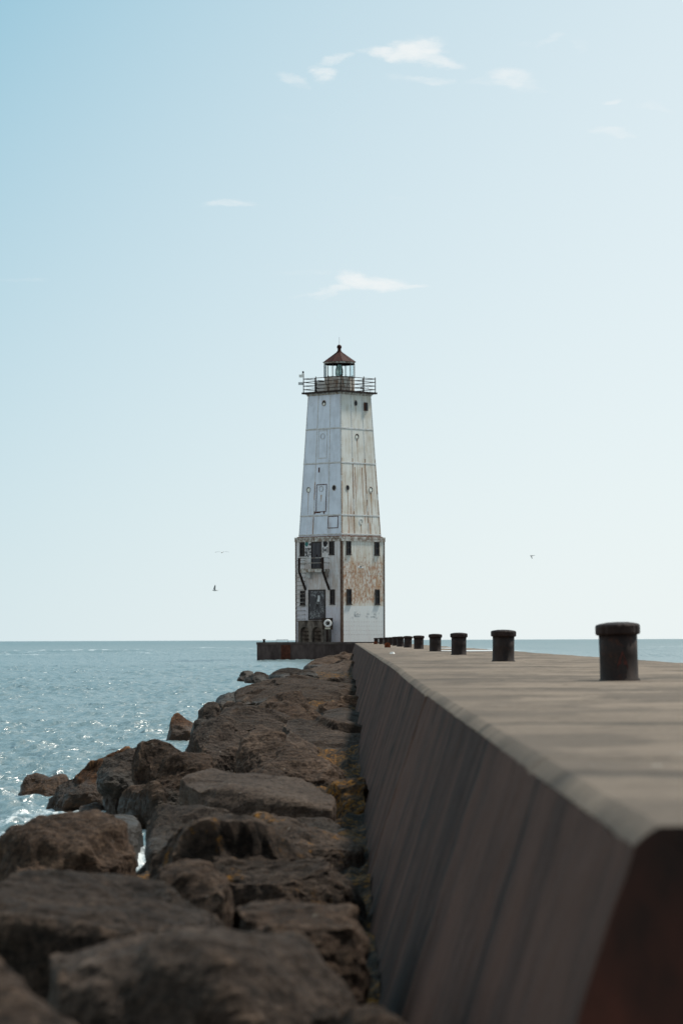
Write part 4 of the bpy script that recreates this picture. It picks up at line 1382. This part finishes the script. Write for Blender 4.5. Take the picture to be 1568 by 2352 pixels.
# --- portholes
def porthole(f, u, y, r, lit, blank=False):
    z = Z(y)
    n = 24
    mm = MB()
    ri, ro = r, r + .035
    vs, fs = [], []
    for j in range(n):
        a = 2 * math.pi * j / n
        c, s = math.cos(a), math.sin(a) * 1.12
        vs += [f(u + ro * c, 0.0, z + ro * s), f(u + ro * c, .03, z + ro * s), f(u + ri * c, .03, z + ri * s), f(u + ri * c, .002, z + ri * s)]
    for j in range(n):
        b0, b1 = 4 * j, 4 * ((j + 1) % n)
        for q in range(3):
            fs.append((b0 + q, b1 + q, b1 + q + 1, b0 + q + 1))
    mm.add(vs, fs)
    fr = mm.build('porthole', M['trim'] if not blank else M['seam'], LH)
    mm = MB()
    mm.add([f(u + ri * math.cos(2 * math.pi * j / n), .008, z + ri * 1.12 * math.sin(2 * math.pi * j / n)) for j in range(n)], [tuple(range(n))])
    mm.build('pane', M['pane'] if not blank else M['shell_warm_plain'], fr)
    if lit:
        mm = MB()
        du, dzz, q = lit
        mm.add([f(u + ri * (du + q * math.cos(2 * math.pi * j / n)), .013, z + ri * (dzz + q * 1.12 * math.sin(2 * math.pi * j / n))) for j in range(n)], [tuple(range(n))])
        mm.build('sky_spot', M['sky_spot'], fr)  # pale disc painted in place of sky seen through the porthole


def drip(f, u, y, w, ln):
    z = Z(y) - .19
    mm = MB()
    n = 6
    for k in range(n):
        z0, z1 = z - ln * k / n, z - ln * (k + 1) / n
        w0, w1 = w * (1 - .75 * k / n), w * (1 - .75 * (k + 1) / n)
        mm.add([f(u - w0, .004, z0), f(u + w0, .004, z0), f(u + w1, .004, z1), f(u - w1, .004, z1)], [(0, 1, 2, 3)])
    mm.build('rust_streak', M['drip'], LH)


M['drip'] = worn('brown_rust_run', (0.22, 0.095, 0.035), (0.46, 0.32, 0.2), 5, .8, 0, .2, .3)
M['sky_spot'] = worn('pale_sky_spot', (0.72, 0.74, 0.68), (0.82, 0.84, 0.78), 4, .5)
for (f, fu, x, y, w, ln) in ((FB, uB, 817.3, 1003.5, .035, 1.7), (FB, uB, 795.5, 1122.5, .04, 2.0), (FB, uB, 850, 1124.5, .06, 2.2),
                          (FA, uA, 708, 1124.5, .03, 1.7), (FB, uB, 813.8, 927, .02, .8), (FB, uB, 827, 1199, .05, .8),
                          (FB, uB, 812, 1068, .045, 3.4), (FB, uB, 829, 1068, .05, 3.4), (FA, uA, 737, 1131, .06, .5)):
    drip(f, fu(x, y), y, w, ln)
M['shell_warm_plain'] = worn('plain_old_paint', (0.45, 0.43, 0.38), (0.6, 0.6, 0.57), 4, .7)
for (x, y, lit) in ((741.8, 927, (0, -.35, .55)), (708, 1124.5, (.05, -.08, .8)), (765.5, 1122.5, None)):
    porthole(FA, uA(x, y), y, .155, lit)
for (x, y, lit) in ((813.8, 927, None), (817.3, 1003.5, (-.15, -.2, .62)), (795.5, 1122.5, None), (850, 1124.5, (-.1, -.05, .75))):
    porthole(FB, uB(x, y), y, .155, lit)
porthole(FB, uB(827, 1199), 1199, .15, None, True)
mm = MB()
u, z = uA(713.5, 927), Z(927)
mm.tube([FA(u + .13 * math.cos(a), .006, z + .13 * math.sin(a)) for a in [2 * math.pi * j / 20 for j in range(21)]], .008, 5, caps=False)
mm.build('cover_ring', M['seam'], LH)

# --- dark box hung near the top of the right-hand face
mm = MB()
ub = uB(836, 933)
slab(FB, ub - .13, ub + .14, Z(943), Z(924), 0, .14, mm)
bx = mm.build('equipment_box', M['rust_red'], LH)
mm = MB()
slab(FB, ub - .09, ub + .11, Z(942), Z(925), .14, .15, mm)
mm.build('box_door', M['pane'], bx)


# --- windows of the base
def window(f, u0, u1, y0, y1):
    fr = frame_rect(f, u0, u1, Z(y1), Z(y0), .07, .05, M['dark_frame'], 'window', LH)
    mm = MB()
    slab(f, u0 + .07, u1 - .07, Z(y1) + .07, Z(y0) - .07, .0, .012, mm)
    mm.build('pane', M['pane'], fr)
    mm = MB()
    zm = (Z(y0) + Z(y1)) / 2
    slab(f, u0 + .07, u1 - .07, zm - .03, zm + .03, .012, .038, mm)
    mm.build('rail', M['dark_frame'], fr)
    mm = MB()
    slab(f, u0 - .03, u1 + .03, Z(y1) - .05, Z(y1), 0, .09, mm)
    mm.build('sill', M['dark_frame'], fr)


for (x0, x1, y0, y1) in ((690, 700.5, 1242, 1276), (757.3, 768.5, 1241, 1275), (690.5, 702, 1356.5, 1389), (758.8, 769.5, 1354.5, 1388)):
    window(FA, uA(x0, y0), uA(x1, y0), y0, y1) if y0 > 1245 else window(FA, uA(x0, 1300), uA(x1, 1300), y0 + 3, y1)
for (x0, x1, y0, y1) in ((795.5, 805.8, 1244.5, 1275), (860, 870.8, 1244.5, 1275), (796, 806.4, 1354, 1388.5), (861, 871.3, 1354, 1388.5)):
    window(FB, uB(x0, 1300), uB(x1, 1300), y0, y1)

# --- doors
for (x0, x1, y0, y1, mat) in ((716.8, 739.2, 1245, 1307.5, 'upper_door'), (709.7, 748, 1354.5, 1424, 'door')):
    u0, u1, z0, z1 = uA(x0, 1300), uA(x1, 1300), Z(y1), Z(y0)
    mm = MB()
    um = (u0 + u1) / 2
    for (a, b) in ((u0 + .07, um - .012), (um + .012, u1 - .07)):
        slab(FA, a, b, z0 + .03, z1 - .07, .0, .03, mm)
        for q in (0, 1):
            za = z0 + .15 + q * (z1 - z0) * .48
            slab(FA, a + .1, b - .1, za, za + (z1 - z0) * .34, .03, .042, mm)
    dr = mm.build('door', M[mat], LH)
    frame_rect(FA, u0, u1, z0, z1, .07, .06, M['dark_frame'], 'frame', dr)
    mm = MB()
    zz = z0 + (z1 - z0) * .45
    slab(FA, um + .05, um + .09, zz, zz + .16, .03, .09, mm)
    mm.build('handle', M['black'], dr)
# posters stuck to the lower door
mm = MB()
for (x, y, w, h) in ((734, 1372, .2, .24), (733, 1379, .22, .18)):
    u, z = uA(x, 1380), Z(y)
    slab(FA, u - w / 2, u + w / 2, z - h / 2, z + h / 2, .042, .046, mm)
mm.build('notice', M['grey_box'], [o for o in LH.children if o.name.startswith('door')][-1])

# --- balcony under the upper door
OUT = .62
ua0, ua1 = uA(703, 1354), uA(757, 1354)
zb0, zb1 = Z(1314), Z(1308)
mm = MB()
slab(FA, ua0, ua1, zb0, zb1, .004, OUT, mm)
slab(FA, ua0, ua1, zb0 - .03, zb1 + .02, OUT, OUT + .03, mm)
bal = mm.build('balcony', M['trim'], LH)
mm = MB()
for zz in (Z(1282.5), Z(1294)):
    mm.tube([FA(ua0, OUT, zz), FA(ua1, OUT, zz)], .026, 6)
    mm.tube([FA(ua0, OUT, zz), FA(ua0, 0, zz)], .026, 6)
    mm.tube([FA(ua1, OUT, zz), FA(ua1, .0, zz)], .026, 6)
mm.build('railing', M['trim'], bal)
for u in (ua0, ua1):
    mm = MB()
    mm.bar(FA(u, .02, Z(1355)), FA(u, OUT + .05, Z(1313)), .12, .12)
    mm.bar(FA(u, OUT + .05, Z(1314)), FA(u, OUT + .05, Z(1281.5)), .12, .12)
    mm.build('bracket', M['black'], bal)
mm = MB()
slab(FA, ua0 + .22, ua0 + .6, Z(1328), zb0 - .002, .01, .22, mm)
mm.build('junction_box', M['seam'], bal)
mm = MB()
slab(FA, ua1 - .34, ua1 - .1, Z(1329), zb0 - .002, .01, .2, mm)
mm.build('lamp_box', M['trim'], bal)

# --- ladder rungs on the corner
mm = MB()
u0, u1 = uA(683, 1300), uA(702, 1300)
y = 1287.0
while y < 1424:
    mm.tube([FA(u0, .0, Z(y)), FA(u0, .13, Z(y)), FA(u1, .13, Z(y)), FA(u1, 0, Z(y))], .019, 6)
    y += 9.6
mm.build('ladder', M['trim'], LH)

# --- concrete landing with two arches under the lower door
LO = .85
v0, v1 = uA(704, 1400), uA(761, 1400)
zt = Z(1427.5)
mm = MB()
ns = 48


def arch_profile(u):
    """height of the recess opening at u"""
    for (c, w) in ((v0 + (v1 - v0) * .26, .40), (v0 + (v1 - v0) * .74, .40)):
        q = abs(u - c) / w
        if q < 1:
            return .72 + .33 * math.sqrt(1 - q * q)
    return 0.0


us = [v0 + (v1 - v0) * k / ns for k in range(ns + 1)]
for a, b in zip(us, us[1:]):
    h = arch_profile((a + b) / 2)
    slab(FA, a, b, h, zt, LO - .22, LO, mm)
slab(FA, v0, v1, .0, zt - .003, .004, LO - .22, mm)
slab(FA, v0 - .05, v1 + .05, zt, zt + .07, .004, LO + .04, mm)
ld = mm.build('landing', M['old_concrete'], LH)
for c in (.26, .74):
    mm = MB()
    uc = v0 + (v1 - v0) * c
    for k in range(3):
        z = .22 + .27 * k
        slab(FA, uc - .27, uc + .27, z - .03, z + .03, LO - .22, LO - .06, mm)
    mm.build('step', M['board'], ld)


# --- graffiti
def text_mesh(s, size, bold=.012):
    cu = bpy.data.curves.new('text', 'FONT')
    cu.body = s
    cu.size = size
    cu.offset = bold
    ob = bpy.data.objects.new('text', cu)
    col.objects.link(ob)
    dg = bpy.context.evaluated_depsgraph_get()
    me = ob.evaluated_get(dg).to_mesh()
    v = [tuple(p.co) for p in me.vertices]
    f = [tuple(p.vertices) for p in me.polygons]
    bpy.data.objects.remove(ob)
    bpy.data.curves.remove(cu)
    return v, f


def write(mm, f, s, u, z, size, d=.006, slant=0.0, mi=0, bold=.012):
    v, fc = text_mesh(s, size, bold)
    mm.add([f(u + x + slant * y, d, z + y) for x, y, _ in v], fc, mi)


for (txt, x, y, sz, sl) in (('come', 701.8, 1264, .36, .1), ('as yo', 701.6, 1271, .34, .05), ('Are', 703, 1279, .36, 0), ('88', 711, 1253, .22, 0),
                            ('[as]', 741.5, 1267, .36, 0)):
    mm = MB()
    write(mm, FA, txt, uA(x, 1300), Z(y), sz, slant=sl)
    mm.build('lettering', M['ink'], LH)


def splat(mm, f, u, z, r, seed, d=.006):
    rr = random.Random(seed)
    n = 22
    q = [1 + rr.uniform(-.1, .1) for _ in range(n)]
    mm.add([f(u + r * q[j] * math.cos(2 * math.pi * j / n), d, z + r * q[j] * math.sin(2 * math.pi * j / n)) for j in range(n)], [tuple(range(n))])


mm = MB()
splat(mm, FA, uA(705.5, 1300), Z(1249.5), .17, 1)
mm.build('teal_spot', M['teal'], LH)
mm = MB()
splat(mm, FA, uA(748, 1300), Z(1249.5), .22, 2)
mm.build('dark_spot', M['ink'], LH)
PENCIL = worn('pencil_grey', (0.34, 0.37, 0.39), (0.46, 0.49, 0.5), 8, .7)
for (txt, x, y, sz) in (('KEL', 842, 1412, .17), ('T', 845, 1407, .15), ('BILL', 858, 1413, .17), ('DUC', 857, 1419, .15), ('X', 869, 1410, .15)):
    mm = MB()
    write(mm, FB, txt, uB(x, 1300), Z(y), sz, bold=.002)
    mm.build('scribble', PENCIL, LH)
for k in range(7):       # thin pencil tangles
    rr = random.Random(k)
    x, y = rr.uniform(800, 868), rr.uniform(1405, 1420)
    mm = MB()
    mm.tube([FB(uB(x, 1300) + rr.uniform(-.16, .16), .006, Z(y) + rr.uniform(-.1, .1)) for j in range(7)], .004, 4)
    mm.build('scribble', PENCIL, LH)
mm = MB()                # small crown drawn on the paint
pts = [FB(uB(814, 1300), .006, Z(1414))]
for j in range(9):
    pts.append(FB(uB(813.5 + 1.7 * j, 1300), .006, Z(1412.5 if j % 2 == 0 else 1407.5 + .5 * abs(j - 4))))
pts += [FB(uB(827, 1300), .006, Z(1414)), FB(uB(814, 1300), .006, Z(1414)), FB(uB(814.5, 1300), .006, Z(1415.8)), FB(uB(826.5, 1300), .006, Z(1415.8))]
mm.tube(pts, .008, 4)
mm.build('scribble', PENCIL, LH)

# --- gallery
ZG = Z(899.6)
m = MB()
hg = 1.80
m.box(-H2 - .05, H2 + .05, -H2 - .05, H2 + .05, ZS1 - .06, ZS1 + .03, 1)
m.box(-H2 - .11, H2 + .11, -H2 - .11, H2 + .11, ZS1 + .03, ZG - .12, 1)
m.box(-hg - .08, hg + .08, -hg - .08, hg + .08, ZG - .12, ZG)
gal = m.build('gallery', [M['black'], M['trim']], LH)
m = MB()
hr = hg - .02
for z in (.20, .455, .71, .95):
    q = [(-hr, -hr), (hr, -hr), (hr, hr), (-hr, hr)]
    for k in range(4):
        a, b = q[k], q[(k + 1) % 4]
        m.tube([(*a, ZG + z), (*b, ZG + z)], .024, 6)
for k in range(4):
    q = [(-hr, -hr), (hr, -hr), (hr, hr), (-hr, hr)]
    a, b = q[k], q[(k + 1) % 4]
    for t in (0, 1 / 3, 2 / 3):
        x, y = a[0] + (b[0] - a[0]) * t, a[1] + (b[1] - a[1]) * t
        m.tube([(x, y, ZG), (x, y, ZG + 1.06)], .034, 8)
        for z in (.20, .455, .71, .95):
            m.lathe([(0, -.045), (.04, -.02), (.04, .02), (0, .045)], 8, c=(x, y, ZG + z))
m.build('railing', M['black'], gal)
# cabinet on the gallery's far side
m = MB()
ca = Matrix.Rotation(R(42.8), 4, 'Z')
for k in range(3):
    z0 = ZG + .16 + k * .24
    b = [ca @ Vector(p) for p in ((-1.75, .9, z0), (-.7, .9, z0), (-.7, 1.25, z0), (-1.75, 1.25, z0))]
    t = [p + Vector((0, 0, .19)) for p in b]
    m.hexa(b, t, 0)
    b2 = [p + Vector((0, 0, .19)) for p in b]
    t2 = [p + Vector((0, 0, .05)) for p in b2]
    m.hexa(b2, t2, 1)
m.build('cabinet', [M['white'], M['black']], gal)

# instruments on the left corner: camera, lamp, box
def lc(x, y, dz=0.0):
    """local point at the left gallery corner from picture position"""
    w = P(x, y, TD)
    v = w - Vector(LH.location)
    v.rotate(Matrix.Rotation(R(42.8), 3, 'Z'))
    return v


def oriented_box(mm, cx, cy, w, h, d, mi=0):
    c = lc(cx, cy)
    rot = Matrix.Rotation(R(42.8), 3, 'Z')
    e = [(-w / 2, -d / 2), (w / 2, -d / 2), (w / 2, d / 2), (-w / 2, d / 2)]
    b = [c + rot @ Vector((x, y, -h / 2)) for x, y in e]
    t = [c + rot @ Vector((x, y, h / 2)) for x, y in e]
    mm.hexa(b, t, mi)


m = MB()
m.tube([lc(697.3, 902), lc(697.3, 856)], .022, 6)
m.tube([lc(697.3, 864), lc(692, 864)], .02, 6)
inst = m.build('instrument_post', M['black'], gal)
m = MB()
oriented_box(m, 691.5, 863, .30, .15, .2)
oriented_box(m, 691.5, 866, .26, .05, .16)
oriented_box(m, 695, 859.5, .12, .12, .12)
m.build('security_camera', M['white'], inst)
m = MB()
c = lc(696, 854.7)
m.lathe([(0, -.075), (.05, -.06), (.075, 0), (.05, .06), (0, .075)], 12, c=c)
m.build('sensor_ball', M['pane'], inst)
m = MB()
oriented_box(m, 690.5, 881, .33, .19, .12)
m.build('control_box', M['grey_box'], inst)
m = MB()
oriented_box(m, 830.5, 889.5, .22, .12, .16)
oriented_box(m, 828.5, 891, .1, .16, .12)
m.build('floodlight', M['grey_box'], gal)
m = MB()
m.tube([lc(845, 886), lc(845, 892), lc(850, 897), lc(851, 903), lc(846, 914), lc(841, 921)], .016, 5)
m.build('cable', M['grey_box'], gal)

# --- lantern room, ten-sided
A0 = R(-90 + 9.7) + R(42.8)
RL = 1.07
ZP, ZGL, ZE = ZG + 1.05, ZG + 1.05 + .93, ZG + 1.05 + .93 + .15
m = MB()
m.lathe([(RL, ZG), (RL, ZP)], 10, A0, 0, False)
m.lathe([(RL + .03, ZP - .02), (RL + .03, ZP + .03), (RL - .05, ZP + .03)], 10, A0, 1, False)
m.lathe([(RL + .03, ZG + .002), (RL + .03, ZG + .07)], 10, A0, 0, False)
lan = m.build('lantern_room', [M['parapet'], M['black']], LH)
m = MB()
for j in range(10):
    a = A0 + 2 * math.pi * j / 10
    m.tube([(RL * math.cos(a), RL * math.sin(a), ZP), (RL * math.cos(a), RL * math.sin(a), ZGL)], .031, 6)
m.lathe([(RL + .02, ZGL - .02), (RL + .03, ZGL + .03), (RL - .06, ZGL + .03), (RL - .06, ZGL - .02), (RL + .02, ZGL - .02)], 10, A0, 0, False)
m.build('mullions', M['black'], lan)
m = MB()
r2 = RL - .012
vs = []
for j in range(10):
    a, b = A0 + 2 * math.pi * j / 10, A0 + 2 * math.pi * (j + 1) / 10
    m.add([(r2 * math.cos(a), r2 * math.sin(a), ZP), (r2 * math.cos(b), r2 * math.sin(b), ZP), (r2 * math.cos(b), r2 * math.sin(b), ZGL), (r2 * math.cos(a), r2 * math.sin(a), ZGL)], [(0, 1, 2, 3)])
m.build('glazing', M['clear'], lan)
m = MB()
for (x, y) in ((-.45, -.88), (-.45, -.27)):
    pass
m.lathe([(.24, ZP - .1), (.24, ZP + .03), (.12, ZP + .06), (.12, ZP + .1)], 16)
m.build('lens_pedestal', M['black'], lan)
m = MB()
m.lathe([(.12, ZP + .09), (.2, ZP + .12), (.25, ZP + .2), (.265, ZP + .38), (.25, ZP + .58), (.19, ZP + .72), (.16, ZP + .84), (.13, ZP + .9)], 20)
m.build('lens', M['lens'], lan)
m = MB()
for j in range(8):
    a = 2 * math.pi * j / 8
    m.tube([(q * math.cos(a), q * math.sin(a), z) for q, z in ((.2, ZP + .1), (.262, ZP + .2), (.278, ZP + .38), (.262, ZP + .58), (.2, ZP + .73))], .012, 5)
m.build('lens_frame', M['black'], lan)
m = MB()
m.lathe([(RL + .01, ZGL + .03), (RL + .03, ZGL + .1), (RL + .085, ZE - .015)], 10, A0, 1, False)
m.lathe([(RL + .1, ZE - .02), (RL + .105, ZE), (.19, ZE + .70), (.17, ZE + .74)], 10, A0, 0, False)
for j in range(10):
    a = A0 + 2 * math.pi * j / 10
    m.tube([((RL + .1) * math.cos(a), (RL + .1) * math.sin(a), ZE + .005), (.19 * math.cos(a), .19 * math.sin(a), ZE + .705)], .014, 5)
rf = m.build('roof', [M['roof'], M['trim']], LH)
m = MB()
m.lathe([(.19, ZE + .7), (.19, ZE + .75), (.135, ZE + .78), (.125, ZE + .84), (.135, ZE + .87), (.12, ZE + .9), (.11, ZE + .93)]
        + [(.172 * math.sin(a), ZE + 1.07 - .172 * math.cos(a)) for a in np.linspace(.7, math.pi - .1, 10)] + [(.012, ZE + 1.245), (.008, ZE + 1.78)], 16)
m.build('finial', M['roof'], rf)

# ================================================================== LIFE RING STATION
SY = TD * S - 3.7
lx = P(752, 1470, SY / S)
stn = tag(empty('life_ring_station', (lx.x, SY, PIER_Z)), 'dark brown board on a post beside the lower lighthouse door', 'rescue station')
k = SY / F
zy = lambda y: (1469.5 - y) * k + EYE - PIER_Z
m = MB()
m.box(-.09, .05, .02, .14, 0, zy(1446))
m.build('post', M['black'], stn)
m = MB()
m.box((739.5 - 752) * k, (764.5 - 752) * k, -.02, .03, zy(1446), zy(1420.5))
m.box((739 - 752) * k, (765 - 752) * k, -.03, .05, zy(1420.5), zy(1419.3))
m.build('board', M['board'], stn)
m = MB()
m.box((746 - 752) * k, (758.5 - 752) * k, -.036, -.02, zy(1445), zy(1441.3))
m.build('sign', worn('cream_sign', (0.5, 0.52, 0.42), (0.65, 0.66, 0.56), 9, .6), stn)
ring = empty('life_ring', (lx.x + .7 * k, SY - .08, PIER_Z + zy(1431.7)))
m = MB()
nR, nT = 32, 12
vs, fs = [], []
for i in range(nR):
    a = 2 * math.pi * i / nR
    for j in range(nT):
        b = 2 * math.pi * j / nT
        q = .205 + .072 * math.cos(b)
        vs.append((q * math.cos(a), .055 * math.sin(b), q * math.sin(a)))
for i in range(nR):
    for j in range(nT):
        fs.append((i * nT + j, ((i + 1) % nR) * nT + j, ((i + 1) % nR) * nT + (j + 1) % nT, i * nT + (j + 1) % nT))
m.add(vs, fs, 0, True)
m.build('buoy', M['white'], ring)
m = MB()
for i in range(4):
    a = math.pi / 4 + i * math.pi / 2
    pts = [((.205 + .078 * math.cos(b)) * math.cos(a), .061 * math.sin(b), (.205 + .078 * math.cos(b)) * math.sin(a)) for b in [2 * math.pi * j / 12 for j in range(13)]]
    m.tube(pts, .012, 5, caps=False)
m.tube([(-.02, -.03, .3), (-.03, -.06, .05), (-.09, -.03, -.06)], .012, 5)
m.build('rope', M['grey_box'], ring)
tag(ring, 'white life ring hanging on the dark board by the lighthouse door', 'life ring')

# ================================================================== GULLS
def gull(label, px, py, D, yaw, left, right, span=.62, pitch=0.0, roll=0.0):
    """left / right: (shoulder lift, wrist lift, tip lift, sweep) angles in degrees for each wing"""
    root = empty('gull', P(px, py, D))
    root.rotation_euler = (roll, pitch, yaw)
    root.scale = (.85,) * 3
    b = MB()
    prof = [(0, -.24), (.02, -.225), (.035, -.16), (.06, -.05), (.066, .04), (.052, .12), (.036, .155), (.038, .185), (.026, .215), (.01, .232), (.006, .26), (0, .265)]
    n = 12
    vs, fs = [], []
    for r, x in prof:
        for j in range(n):
            a = 2 * math.pi * j / n
            vs.append((x, r * math.cos(a), r * .92 * math.sin(a) + (.02 if x > .13 else 0)))
    for k in range(len(prof) - 1):
        for j in range(n):
            j2 = (j + 1) % n
            fs.append((k * n + j, k * n + j2, (k + 1) * n + j2, (k + 1) * n + j))
    b.add(vs, fs, 0, True)
    # fanned tail
    b.add([(-.2, -.03, .012), (-.2, .03, .012), (-.34, .075, .006), (-.34, -.075, .006), (-.2, -.03, -.004), (-.2, .03, -.004), (-.34, .075, 0), (-.34, -.075, 0)],
          [(0, 1, 2, 3), (7, 6, 5, 4), (0, 4, 5, 1), (1, 5, 6, 2), (2, 6, 7, 3), (3, 7, 4, 0)], 0)
    body = b
    for s, (l1, l2, l3, sw) in ((1, left), (-1, right)):
        segs = [(.03, 0, .15), (.16, l1, .155), (.2, l2, .135), (.17, l3, .09), (.12, l3, .035)]
        y, z, x = .03, .02, .03
        st = []
        for k, (ln, ang, ch) in enumerate(segs):
            if k:
                y += ln * span / .62 * math.cos(R(ang))
                z += ln * span / .62 * math.sin(R(ang))
                x += (.05 if k == 1 else -R(sw) * ln)
            st.append((x, y, z, ch))
        vs, fs, mis = [], [], []
        for (x, y, z, ch) in st:
            for (cx, cz) in ((.35, 0), (.1, .014), (-.3, .01), (-.65, 0), (-.3, -.004), (.1, -.008)):
                vs.append((x + cx * ch, s * y, z + cz))
        for k in range(len(st) - 1):
            for j in range(6):
                j2 = (j + 1) % 6
                body.add([vs[k * 6 + j], vs[k * 6 + j2], vs[(k + 1) * 6 + j2], vs[(k + 1) * 6 + j]], [(0, 1, 2, 3)], 2 if k == len(st) - 2 else 1, True)
    body.build('body', [M['gull_white'], M['gull_grey'], M['gull_dark']], root)
    tag(root, label, 'gull', 'gulls in flight')


gull('white gull with raised wings flying in front of the rusted tower wall', 828, 1303.5, 86, R(200), (38, 14, 6, 20), (40, 18, 4, 20), .44)
gull('pale gull gliding with wings spread flat, left of the tower', 510, 1269, 112, R(268), (14, 2, -8, 10), (14, 2, -8, 10), .60)
gull('dark gull with wings raised straight up, low above the lake', 494, 1356, 100, R(185), (82, 80, 78, 10), (88, 96, 100, 10), .40)
gull('small dark gull with drooping wings, alone right of the tower', 1221, 1276, 128, R(160), (-30, -45, -50, 25), (10, 0, -10, 25), .50)
